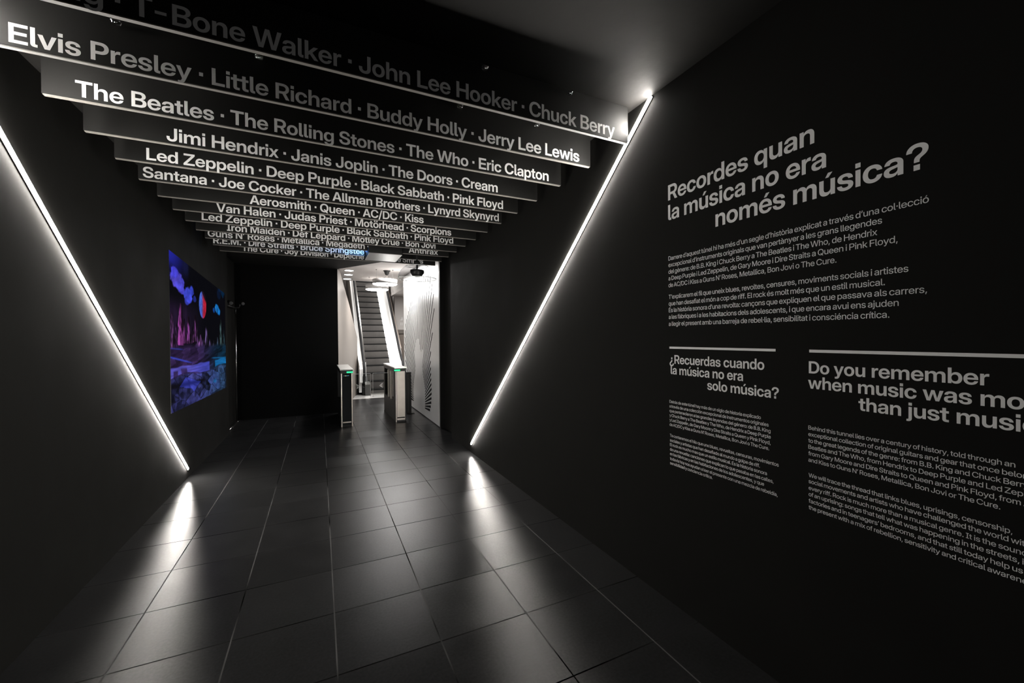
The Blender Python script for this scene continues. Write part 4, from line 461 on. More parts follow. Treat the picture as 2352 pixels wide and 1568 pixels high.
232: (558, [[45,210,55,163,71,120,94,82,122,49,156,23,196,4,240,-8,289,-12,326,-10,360,-3,392,8,421,23,446,41,468,62,487,87,501,113,510,143,423,153,416,136,407,121,396,107,383,95,368,85,351,77,332,72,312,68,290,67,258,69,230,77,205,89,183,106,164,127,150,152,139,181,133,213,131,237,519,237,517,310,511,349,500,385,487,417,470,445,450,470,427,491,402,508,374,521,345,531,314,537,282,539,236,535,194,523,156,503,123,477,94,444,72,405,55,362,45,314,42,262],[139,351,149,378,163,402,180,422,201,438,225,451,252,458,282,460,311,458,338,451,362,438,382,422,399,401,413,377,423,349,429,311,132,311],[250,743,151,743,246,597,319,597]]),
242: (573, [[55,163,72,120,95,81,124,49,158,23,197,4,240,-8,286,-12,333,-8,376,4,415,23,449,49,478,81,501,120,518,163,528,211,531,263,528,315,518,363,501,407,478,445,449,477,415,504,376,523,333,535,286,539,240,535,197,523,158,504,124,477,95,445,72,407,55,363,45,315,42,263,45,211],[150,163,140,193,134,227,132,263,134,299,140,333,150,363,163,391,181,414,202,434,226,448,255,456,286,459,318,456,347,448,371,433,393,414,410,391,424,363,433,332,439,299,441,263,439,227,433,194,424,163,410,135,393,112,371,93,347,79,318,70,286,68,254,70,226,79,202,93,180,112,163,135],[255,743,156,743,252,597,324,597]]),
231: (546, [[42,263,45,211,55,163,72,120,95,81,124,49,158,23,197,4,239,-8,259,-9,249,-89,304,-90,316,-92,325,-96,332,-102,335,-110,337,-121,335,-131,332,-139,325,-145,316,-149,289,-153,231,-153,231,-204,290,-204,323,-202,351,-195,373,-184,390,-168,399,-147,402,-121,400,-98,392,-79,379,-64,361,-52,338,-45,310,-42,310,-10,340,-6,366,1,389,10,411,22,432,36,450,52,466,70,481,90,492,111,501,134,508,159,419,170,409,141,394,116,375,96,350,80,321,71,286,68,254,70,226,79,201,93,180,112,163,135,150,163,140,193,134,227,132,263,134,299,140,333,150,363,163,391,181,414,202,434,226,448,255,456,286,459,321,456,350,446,375,431,395,411,410,387,419,359,507,370,500,394,491,417,480,439,466,459,449,476,431,492,411,506,389,517,365,526,340,533,314,537,286,539,239,535,197,523,158,504,124,477,95,445,72,407,55,363,45,315]]),
246: (573, [[72,120,95,81,124,49,158,23,197,4,240,-8,286,-12,333,-8,376,4,415,23,449,49,478,81,501,120,518,163,528,211,531,263,528,315,518,363,501,407,478,445,449,477,415,504,376,523,333,535,286,539,240,535,197,523,158,504,124,477,95,445,72,407,55,363,45,315,42,263,45,211,55,163],[163,135,150,163,140,193,134,227,132,263,134,299,140,333,150,363,163,391,181,414,202,434,226,448,255,456,286,459,318,456,347,448,371,433,393,414,410,391,424,363,433,332,439,299,441,263,439,227,433,194,424,163,410,135,393,112,371,93,347,79,318,70,286,68,254,70,226,79,202,93,180,112],[132,623,235,623,235,736,132,736],[338,623,441,623,441,736,338,736]]),
201: (590, [[172,83,172,329,514,329,514,411,172,411,172,645,541,645,541,728,78,728,78,0,543,0,543,83],[341,941,272,796,344,796,440,941]]),
}

# ------------------------------------------------------------------ the setting
XL, XR, ZC = -1.36, 1.84, 3.01
def slab(name, x0, x1, y0, y1, z0, z1, m):
    return struct(MB().box(x0, x1, y0, y1, z0, z1).build(name, m))
struct(MB().box(-1.7, 6.2, -2.2, 11.14, -.12, 0).build('floor', FLOOR))
# tunnel walls; the left one steps back by the dark corner, the right one near the doorway
struct(MB().prism([(XL - .2, -2.2), (XL, -2.2), (XL, 8.02), (-1.46, 8.02), (-1.46, 9.3), (XL - .2, 9.3)], 'z', 0, ZC).build('wall_left', WALL))
struct(MB().prism([(XR, -2.2), (2.2, -2.2), (2.2, 6.84), (1.935, 6.84), (1.935, 6.12), (XR, 6.12)], 'z', 0, ZC).build('wall_right', WALL))
slab('wall_back', -1.46, .35, 9.30, 9.42, 0, 3.01, SOFT)
slab('wall_behind', -1.56, 2.2, -2.32, -2.2, 0, ZC, SOFT)
# tunnel ceiling ends on a slanting line at the mouth
struct(MB().prism([(-1.56, -2.2), (2.2, -2.2), (2.2, 6.36), (1.86, 6.90), (.35, 9.30), (.35, 9.42), (-1.56, 9.42)], 'z', ZC, ZC + .04).build('ceiling', CEIL))
struct(MB().prism([(2.2, 6.36), (6.2, 6.36), (6.2, 15.0), (2.3, 15.0), (2.3, 11.3), (.2, 11.3), (.2, 9.42), (.35, 9.42), (.35, 9.30), (1.86, 6.90)], 'z', ZC + .04, ZC + .12).build('ceiling_lobby', LOBC))
# black return beside the metal panel
slab('trim_1', 1.862, 2.2, 6.842, 6.905, 0, ZC, TRIM)
slab('wall_panel', 1.885, 2.2, 6.906, 10.14, 0, 3.05, LOBG)
# lobby wall with a sloping top that runs into the escalator
A0 = Vector((.351, 9.302)); DV = (Vector((.978, 12.4)) - A0).normalized(); NV = Vector((-DV.y, DV.x))
def wl(y, z, off=0):
    t = (y - A0.y) / DV.y; q = A0 + DV * t + NV * off
    return (q.x, q.y, z)
prof = [(9.302, 0), (9.302, 3.05), (9.58, 3.05), (9.92, 2.86), (10.9, 2.39), (12.3, 1.60), (12.3, 0)]
v = [wl(y, z) for y, z in prof] + [wl(y, z, .10) for y, z in prof]
n = len(prof); tri = tessellate_polygon([[Vector((y, z, 0)) for y, z in prof]])
struct(MB().add(v, [tuple(t) for t in tri] + [tuple(n + i for i in reversed(t)) for t in tri] +
       [(i, (i + 1) % n, n + (i + 1) % n, n + i) for i in range(n)]).build('wall_lobby', LOBW))
# escalator shaft and far lobby
slab('wall_shaft', .5, .6, 12.7, 18.2, 0, 5.6, LOBW)
slab('wall_shaft_right', 2.42, 2.5, 14.9, 18.2, 0, 5.6, LOBG)
slab('wall_shaft_end', .5, 2.5, 18.2, 18.3, 0, 5.6, LOBG)
slab('ceiling_shaft', .5, 2.5, 11.3, 18.2, 5.6, 5.7, LOBC)
slab('wall_far', 2.5, 6.2, 14.9, 15.0, 0, 3.05, LOBG)
slab('wall_lobby_right', 6.1, 6.2, 6.36, 14.9, 0, 3.05, LOBG)
slab('wall_bulkhead', 2.3, 2.42, 11.3, 14.9, 3.131, 5.6, LOBG)
slab('trim_2', 2.42, 4.5, 14.74, 14.9, 1.72, 1.86, LOBW)
slab('trim_3', 2.42, 4.5, 14.80, 14.9, 0, 1.72, BROWN)
slab('floor_lobby', 2.2, 6.2, 11.14, 15.0, -.12, 0, FLOOR)
slab('trim_4', -.2, 2.2, 11.142, 11.19, -.12, .001, STEEL)
slab('trim_5', -.2, 2.2, 11.192, 12.1, -.12, 0, mat('comb_floor', (.42, .41, .40), .38, metal=.5, noise=.2, nscale=20))

# ------------------------------------------------------------------ lettering
GL = {}
for wname, src in (('B', GLYPHS_B), ('R', GLYPHS_R)):
    for code, (adv, loops) in src.items():
        if code == 32: adv = int(adv * (.70 if wname == 'R' else .92))
        GL[wname, chr(code)] = (adv, [[(q[i], q[i + 1]) for i in range(0, len(q), 2)] for q in loops])
# the hyphen sits close to the T before it
_a, _l = GL['B', '-']
GL['B', '-'] = (_a - 130, [[(x - 95, y) for x, y in q] for q in _l])
def area2(p): return sum(p[i - 1][0] * p[i][1] - p[i][0] * p[i - 1][1] for i in range(len(p))) / 2
def inside(p, q):
    c = False
    for i in range(len(q)):
        (x0, y0), (x1, y1) = q[i - 1], q[i]
        if (y0 > p[1]) != (y1 > p[1]) and p[0] < (x1 - x0) * (p[1] - y0) / (y1 - y0) + x0: c = not c
    return c
TRI = {}
def glyph_tris(w, ch):
    if (w, ch) in TRI: return TRI[w, ch]
    adv, loops = GL[w, ch]
    outs = [l for l in loops if area2(l) > 0]; holes = [l for l in loops if area2(l) <= 0]
    V = []; F = []
    for o in outs:
        grp = [o] + [h for h in holes if inside(h[0], o)]
        flat = [p for l in grp for p in l]; s = len(V)
        for t in tessellate_polygon([[Vector((x, y, 0)) for x, y in l] for l in grp]):
            a, b, c = (flat[i] for i in t)
            cr = (b[0] - a[0]) * (c[1] - a[1]) - (b[1] - a[1]) * (c[0] - a[0])
            if abs(cr) < 1e-6: continue
            F.append(tuple(s + i for i in (t if cr > 0 else (t[0], t[2], t[1]))))
        V += flat
    TRI[w, ch] = (adv, V, F)
    return TRI[w, ch]
CAPH = {'B': .728, 'R': .728}
TRACK = {'B': -22, 'R': -30}
def ink(s, w):
    # left bearing of the first sign, total inked width
    x = 0; lo = None; hi = 0
    for ch in s:
        adv, V, F = glyph_tris(w, ch)
        if V:
            a = x + min(p[0] for p in V); b = x + max(p[0] for p in V)
            lo = a if lo is None else lo; hi = b
        x += adv + TRACK[w]
    return lo, hi - lo
def lettering(mb, s, w, u0, v0, cap, frame, u1=None, sx=None, ralign=False):
    """one line of signs; u0 = inked left edge, v0 = baseline, u1 = inked right edge; returns the width scale used"""
    org, ux, uy, nn = frame
    lo, wd = ink(s, w); k = cap / (CAPH[w] * 1000)
    if sx is None: sx = (u1 - u0) / (wd * k)
    if ralign: u0 = u1 - wd * k * sx
    x = -lo
    for ch in s:
        adv, V, F = glyph_tris(w, ch)
        if V:
            mb.add([org + ux * (u0 + (x + p[0]) * k * sx) + uy * (v0 + p[1] * k) + nn * .0005 for p in V], F)
        x += adv + TRACK[w]
    return sx

# ------------------------------------------------------------------ hanging name boards
BX0, BX1, BZ = -1.24, 1.79, 2.78
def board_y(k): return 2.045 + .399 * (k - 1)
LINES = {
    1: [('B.B. King · T-Bone Walker · John Lee Hooker · Chuck Berry', None, 1.685)],
    2: [('Elvis Presley · Little Richard · Buddy Holly · Jerry Lee Lewis', -1.161, 1.693)],
    3: [('The Beatles · The Rolling Stones · The Who · Eric Clapton', -1.115, 1.674)],
    4: [('Jimi Hendrix · Janis Joplin · The Doors · Cream', -.853, 1.401)],
    5: [('Led Zeppelin · Deep Purple · Black Sabbath · Pink Floyd', -1.071, 1.629)],
    6: [('Santana · Joe Cocker · The Allman Brothers · Lynyrd Skynyrd', -1.211, 1.757)],
    7: [('Aerosmith · Queen · AC/DC · Kiss', -.569, 1.038)],
    8: [('Van Halen · Judas Priest · Motörhead · Scorpions', -.898, 1.468)],
    9: [('Led Zeppelin · Deep Purple · Black Sabbath · Pink Floyd', -1.099, 1.616)],
    10: [('Iron Maiden · Def Leppard · Mötley Crue · Bon Jovi', -.948, 1.480)],
    11: [('Guns N’ Roses · Metallica · Megadeth ·', -1.210, .632), ('Anthrax', 1.188, 1.623)],
    12: [('R.E.M. · Dire Straits · Bruce Springstee', -1.232, .612)],
    13: [('The Cure · Joy Division · Depeche Mode · The Smiths', -.977, 1.583)],
}
BLAB = {
    1: 'black ceiling board nearest the camera with dim lettering, bright at its right end',
    2: 'second black ceiling board from the camera, glaring at its left end',
    3: 'third black ceiling board from the camera with four names starting near its left end',
    4: 'fourth black ceiling board from the camera with a wide blank left end',
    5: 'fifth black ceiling board from the camera, its blank margin shorter than the next nearer board',
    6: 'sixth black ceiling board from the camera, lettered almost from end to end',
    7: 'seventh black ceiling board from the camera with the shortest centred row of names',
    8: 'eighth black ceiling board from the camera, two behind the fully lettered one',
    9: 'ninth black ceiling board from the camera, its letter tops just hidden by the board before',
    10: 'tenth black ceiling board from the camera, directly in front of the ceiling box',
    11: 'eleventh black ceiling board from the camera, broken by the box with one word at right',
    12: 'twelfth black ceiling board from the camera with its last visible word lit blue',
    13: 'last black ceiling board above the doorway, farthest from the camera',
}
for k in range(1, 14):
    y = board_y(k)
    e = thing('name_board', BLAB[k], 'hanging sign', ((BX0 + BX1) / 2, y + .011, BZ), 'black name boards hung across the tunnel ceiling')
    spans = [(BX0, BX1)]
    if k in (11, 12): spans = [(BX0, .622), (1.10, BX1)]
    p = MB(); q = MB()
    for a, b in spans:
        p.bbox(a, b, y, y + .022, BZ + .005, ZC, .0012)
        q.box(a + .004, b - .004, y + .001, y + .021, BZ, BZ + .0052)
    p.build('panel', BOARD, e); q.build('edge_strip', EDGE, e)['label'] = 'pale lower edge'
    fr = (Vector((0, y, 0)), Vector((1, 0, 0)), Vector((0, 0, 1)), Vector((0, -1, 0)))
    for s, u0, u1 in LINES[k]:
        if u0 is None:
            sx = .985; u0 = u1 - ink(s, 'B')[1] * .082 / 728 * sx
        sx = (u1 - u0) / (ink(s, 'B')[1] * .082 / 728)
        kk = .082 / 728 * sx; lo = ink(s, 'B')[0]; x = -lo
        # every name and every dot between names is a piece of its own
        for word in s.replace(' · ', '\n·\n').replace(' ·', '\n·').split('\n'):
            i = s.index(word, 0 if x == -lo else pos)
            pos = i + len(word)
            xa = sum(glyph_tris('B', ch)[0] + TRACK['B'] for ch in s[:i]) - lo
            t = MB(); lettering(t, word, 'B', u0 + (xa + ink(word, 'B')[0]) * kk, 2.80, .082, fr, sx=sx)
            t.build('separator_dot' if word == '·' else 'lettering', VINYL, e, fix=False)
            x = xa + 1

# ------------------------------------------------------------------ wall lettering on the right wall (read towards -Y)
WF = (Vector((XR, 0, 0)), Vector((0, -1, 0)), Vector((0, 0, 1)), Vector((-1, 0, 0)))
def wall_text(name, label, lines, w, cap, sx0=None, group=None):
    """lines: (text, y_left, z_baseline, y_right or None)"""
    sx = sx0
    e = thing(name, label, 'wall text', (XR, lines[0][1], lines[-1][2]), group)
    for s, yl, z, yr in lines:
        mb = MB()
        if yr is not None: sx = lettering(mb, s, w, -yl, z, cap, WF, u1=-yr)
        else: lettering(mb, s, w, -yl, z, cap, WF, sx=sx)
        mb.build('text_line', VINYL, e, fix=False)
    return sx
G_H, G_P = 'headings lettered on the right wall', 'paragraphs lettered on the right wall'
wall_text('wall_heading', 'largest white heading, three staggered lines at the top of the wall text', [
    ('Recordes quan', 1.764, 2.337, .989), ('la música no era', 1.764, 2.222, .946), ('només música?', 1.451, 2.108, .642)], 'B', .088, group=G_H)
wall_text('wall_paragraph', 'white five-line paragraph directly under the largest heading on the wall', [
    ('Darrere d’aquest túnel hi ha més d’un segle d’història explicat a través d’una col·lecció', 1.763, 1.990, .641),
    ('excepcional d’instruments originals que van pertànyer a les grans llegendes', 1.763, 1.952, .766),
    ('del gènere: de B.B. King i Chuck Berry a The Beatles i The Who, de Hendrix', 1.763, 1.913, .780),
    ('a Deep Purple i Led Zeppelin, de Gary Moore i Dire Straits a Queen i Pink Floyd,', 1.763, 1.8745, .722),
    ('de AC/DC i Kiss a Guns N’ Roses, Metallica, Bon Jovi o The Cure.', 1.763, 1.835, .910)], 'R', .0240, group=G_P)
wall_text('wall_paragraph', 'second white paragraph under the largest heading, just above the two thin rules', [
    ('T’explicarem el fil que uneix blues, revoltes, censures, moviments socials i artistes', 1.762, 1.767, .693),
    ('que han desafiat el món a cop de riff. El rock és molt més que un estil musical.', 1.762, 1.7285, .758),
    ('És la història sonora d’una revolta: cançons que expliquen el que passava als carrers,', 1.762, 1.690, .645),
    ('a les fàbriques i a les habitacions dels adolescents, i que encara avui ens ajuden', 1.762, 1.651, .719),
    ('a llegir el present amb una barreja de rebel·lia, sensibilitat i consciéncia crítica.', 1.762, 1.611, .745)], 'R', .0240, group=G_P)
for (a, b), lab in (((1.757, 1.147), 'white horizontal rule above the lower left column of wall text'),
                    ((1.008, .398), 'white horizontal rule above the lower right column, running out of frame')):
    tag(MB().box(XR - .0014, XR - .0004, b, a, 1.479, 1.4905).build('wall_rule', VINYL, base=(XR, a, 1.479)), lab, 'rule line', 'rules on the right wall')
wall_text('wall_heading', 'white heading with upside-down question mark, in the lower left column', [
    ('¿Recuerdas cuando', 1.757, 1.393, 1.198), ('la música no era', 1.749, 1.332, 1.302), ('solo música?', 1.503, 1.269, 1.133)], 'B', .0500, group=G_H)
sx = wall_text('wall_paragraph', 'upper small white paragraph in the lower left column of wall text', [
    ('Detrás de este túnel hay más de un siglo de historia explicado', 1.759, 1.164, 1.215),
    ('a través de una colección excepcional de instrumentos originales', 1.759, 1.137, 1.179),
    ('que pertenecieron a las grandes leyendas del género: de B.B. King', 1.759, 1.1105, 1.170),
    ('y Chuck Berry a The Beatles y The Who, de Hendrix a Deep Purple', 1.759, 1.084, 1.169),
    ('y Led Zeppelin, de Gary Moore y Dire Straits a Queen y Pink Floyd,', 1.759, 1.057, 1.170),
    ('de AC/DC y Kiss a Guns N’ Roses, Metallica, Bon Jovi o The Cure.', 1.759, 1.030, 1.177)], 'R', .0166, group=G_P)
wall_text('wall_paragraph', 'lower small white paragraph in the lower left column of wall text', [
    ('Te contaremos el hilo que une blues, revueltas, censuras, movimientos', 1.757, .967, 1.134),
    ('sociales y artistas que han desafiado al mundo a golpe de riff.', 1.757, .939, 1.220),
    ('El rock es mucho mas que un estilo musical. Es la historia sonora', 1.757, .913, 1.187),
    ('de una revuelta: canciones que explican lo que pasaba en las calles,', 1.757, .886, 1.157),
    ('en las fábricas y en las habitaciones de los adolescentes, y que', 1.757, .860, 1.200),
    ('todavía hoy nos ayudan a leer el presente con una mezcla de rebeldía,', 1.757, .832, 1.139),
    ('sensibilidad y conciencia crítica.', 1.757, .806, 1.473)], 'R', .0166, group=G_P)
wall_text('wall_heading', 'white heading without question mark at its start, cut by the right frame edge', [
    ('Do you remember', 1.010, 1.3925, .504), ('when music was more', 1.013, 1.3295, None), ('than just music?', .837, 1.265, None)], 'B', .0500, group=G_H)
wall_text('wall_paragraph', 'upper small white paragraph in the lower right column of wall text', [
    ('Behind this tunnel lies over a century of history, told through an', 1.012, 1.158, .452),
    ('exceptional collection of original guitars and gear that once belonged', 1.012, 1.131, None),
    ('to the great legends of the genre: from B.B. King and Chuck Berry to the', 1.012, 1.1045, None),
    ('Beatles and The Who, from Hendrix to Deep Purple and Led Zeppelin,', 1.012, 1.078, None),
    ('from Gary Moore and Dire Straits to Queen and Pink Floyd, from AC/DC', 1.012, 1.051, None),
    ('and Kiss to Guns N’ Roses, Metallica, Bon Jovi or The Cure.', 1.012, 1.024, .481)], 'R', .0166, group=G_P)
wall_text('wall_paragraph', 'lower small white paragraph in the lower right column of wall text', [
    ('We will trace the thread that links blues, uprisings, censorship,', 1.011, .960, .457),
    ('social movements and artists who have challenged the world with', 1.011, .9345, None),
    ('every riff. Rock is much more than a musical genre. It is the sound', 1.011, .907, None),
    ('of an uprising: songs that tell what was happening in the streets, in', 1.011, .8805, None),
    ('factories and in teenagers’ bedrooms, and that still today help us read', 1.011, .853, None),
    ('the present with a mix of rebellion, sensitivity and critical awareness.', 1.011, .8255, None)], 'R', .0166, group=G_P)

# ------------------------------------------------------------------ slanting LED strips
def strip(label, xw, sgn, y0, z0, y1, z1):
    # sgn = direction from the wall into the tunnel
    d = Vector((0, y1 - y0, z1 - z0)).normalized(); nrm = Vector((0, -d.z, d.y))
    e = thing('light_strip', label, 'light', (xw, y1, z1), 'slanting light strips on the tunnel walls')
    def bar(mb, w, h0, h1, a=0.):
        P0 = Vector((xw, y0, z0)) + d * a; P1 = Vector((xw, y1, z1)) - d * a
        v = []
        for P in (P0, P1):
            for s_, h in ((-1, h0), (1, h0), (1, h1), (-1, h1)):
                v.append(P + nrm * (w * s_) + Vector((sgn * h, 0, 0)))
        return mb.add(v, [(0, 1, 2, 3), (4, 7, 6, 5), (0, 4, 5, 1), (1, 5, 6, 2), (2, 6, 7, 3), (3, 7, 4, 0)])
    bar(MB(), .0135, .0, .004).build('channel', CHANNEL, e)
    bar(MB(), .0088, .0042, .012, .006).build('diffuser', LED, e)['label'] = 'glowing white diffuser'
strip('slanting white light strip on the left wall', XL + .002, 1, 2.215, 3.006, 5.69, .100)
strip('slanting white light strip on the right wall beside the wall text', XR - .002, -1, 1.885, 3.006, 5.215, .115)

# ------------------------------------------------------------------ small clear domes under the ceiling
DL = [(.807, 1, 'small clear dome fitting on the nearest board, left one of two'), (1.337, 1, 'small clear dome fitting on the nearest board, close to its lit right end'),
      (-.812, 2, 'small clear dome fitting on the second board, nearest its lit left end'), (-.262, 2, 'small clear dome fitting on the second board, next after the one by its left end'),
      (.800, 2, 'small clear dome fitting on the second board, above the middle of its right half'), (1.337, 2, 'small clear dome fitting on the second board, nearest its right end')]
for x, k, lab in DL:
    c = (x, board_y(k) - .0202, 2.978)
    e = thing('dome_fitting', lab, 'ceiling fitting', c, 'small clear domes by the boards')
    MB().lathe([(.0195, .003), (.0195, .0), (.0175, .0), (.0175, .003)], c, 24, True).build('ring', BULB, e)
    MB().lathe([(.018, .0)] + [(.018 * math.cos(a), -.017 * math.sin(a)) for a in [i * math.pi / 2 / 8 for i in range(9)]] , c, 24).build('clear_dome', LENSG, e, fix=False)
    MB().lathe([(.0, .004), (.006, .003), (.006, -.004), (.0, -.006)], c, 12).build('bulb', BULB, e)

# ------------------------------------------------------------------ ceiling box with bright metal underside
bx = (.632, 1.086, 5.985, 6.56)
e = thing('ceiling_box', 'dark box let in between the boards, its metal underside shining white', 'projector', ((bx[0] + bx[1]) / 2, 6.27, 2.742))
MB().bbox(bx[0], bx[1], bx[2], bx[3], 2.748, 3.008, .003).build('housing', BLACKM, e)
MB().prism([(bx[0] + .002, bx[2] + .002), (bx[1] - .002, bx[2] + .002), (bx[1] - .002, bx[3] - .002), (bx[0] + .002, bx[3] - .002)], 'z', 2.742, 2.7478).build('underside', STEELB, e)['label'] = 'brushed metal underside'
ln = MB(); ln.lathe([(.0, 0), (.014, 0), (.016, .006), (.016, .03), (.0, .03)], (0, 0, 0), 20)
lz = MB()
for p in ln.v: lz.v.append((bx[0] - .028 + p[2], 6.17 + p[0], 2.80 + p[1]))
lz.f, lz.m, lz.sm = ln.f, ln.m, ln.sm
lz.build('projector_lens', emit('lens_glow', (.12, .32, 1.0), .25), e)
sl = bpy.data.lights.new('projector_beam', 'SPOT'); sl.energy = 11; sl.color = (.16, .44, 1.0); sl.spot_size = 2.5; sl.spot_blend = .6; sl.shadow_soft_size = .02
so = bpy.data.objects.new('projector_beam', sl); COL.objects.link(so); so.location = (bx[0] - .040, 6.17, 2.80)
so.rotation_euler = Vector((-1, .75, .0)).to_track_quat('-Z', 'Y').to_euler()

# ------------------------------------------------------------------ projected picture on the left wall, its light put into a glowing sheet
def hsh(i, j, k=0):
    return (math.sin(i * 127.1 + j * 311.7 + k * 74.7) * 43758.5453) % 1.0
def vn(x, y, k=0):
    i, j = math.floor(x), math.floor(y); fx, fy = x - i, y - j
    fx = fx * fx * (3 - 2 * fx); fy = fy * fy * (3 - 2 * fy)
    return (hsh(i, j, k) * (1 - fx) + hsh(i + 1, j, k) * fx) * (1 - fy) + (hsh(i, j + 1, k) * (1 - fx) + hsh(i + 1, j + 1, k) * fx) * fy
def fbm(x, y, k=0):
    return (vn(x, y, k) + .5 * vn(x * 2.1, y * 2.1, k + 1) + .25 * vn(x * 4.3, y * 4.3, k + 2)) / 1.75
def sst(a, b, x):
    t = max(0, min(1, (x - a) / (b - a))); return t * t * (3 - 2 * t)
def mixc(a, b, t): return tuple(a[i] + (b[i] - a[i]) * t for i in range(3))
def lin(c): return tuple(((q / 255) / 12.92 if q / 255 <= .04045 else ((q / 255 + .055) / 1.055) ** 2.4) for q in c)
CLOUDS = [((.09, .84), (.085, .058), (104, 92, 250), .9), ((.06, .885), (.05, .04), (80, 76, 240), .9), ((.15, .79), (.05, .035), (88, 84, 245), .8), ((.14, .82), (.06, .05), (92, 88, 248), .8),
          ((.245, .765), (.07, .055), (74, 86, 246), .95), ((.285, .80), (.05, .035), (66, 84, 240), .8), ((.34, .752), (.03, .022), (50, 66, 200), .7), ((.23, .725), (.05, .03), (66, 76, 220), .7),
          ((.775, .735), (.05, .042), (26, 128, 214), 1.), ((.83, .705), (.045, .04), (20, 120, 206), 1.), ((.71, .705), (.03, .025), (20, 80, 170), .8),
          ((.86, .955), (.05, .06), (4, 46, 88), .9), ((.93, .91), (.06, .06), (4, 42, 76), .9), ((.84, .87), (.06, .05), (8, 24, 54), .7)]
SPIRES = [(.025, .625, .40, .050, (122, 70, 134)), (.075, .56, .41, .03, (84, 48, 96)), (.135, .695, .42, .055, (130, 58, 128)), (.185, .60, .43, .03, (92, 44, 96)),
          (.24, .62, .43, .05, (122, 60, 130)), (.295, .55, .43, .03, (80, 44, 90)), (.35, .638, .44, .05, (104, 56, 112)), (.39, .52, .40, .04, (92, 58, 110)),
          (.435, .495, .36, .06, (126, 78, 144)), (.49, .47, .38, .04, (78, 56, 100)), (.545, .570, .41, .045, (86, 68, 112)), (.62, .47, .37, .05, (60, 50, 82)),
          (.70, .45, .32, .065, (66, 62, 86)), (.79, .48, .34, .05, (50, 60, 76)), (.87, .640, .35, .055, (66, 90, 92)), (.95, .570, .35, .05, (52, 78, 88))]
def cell(x, y, k=0):
    # nearest-cell facets: returns (tone of the facet, distance to its border)
    i, j = math.floor(x), math.floor(y); d1 = d2 = 9.; tone = 0
    for a in (-1, 0, 1):
        for b in (-1, 0, 1):
            px_, py_ = i + a + hsh(i + a, j + b, k), j + b + hsh(i + a, j + b, k + 9)
            d = math.hypot(px_ - x, py_ - y)
            if d < d1: d2 = d1; d1 = d; tone = hsh(i + a, j + b, k + 5)
            elif d < d2: d2 = d
    return tone, d2 - d1
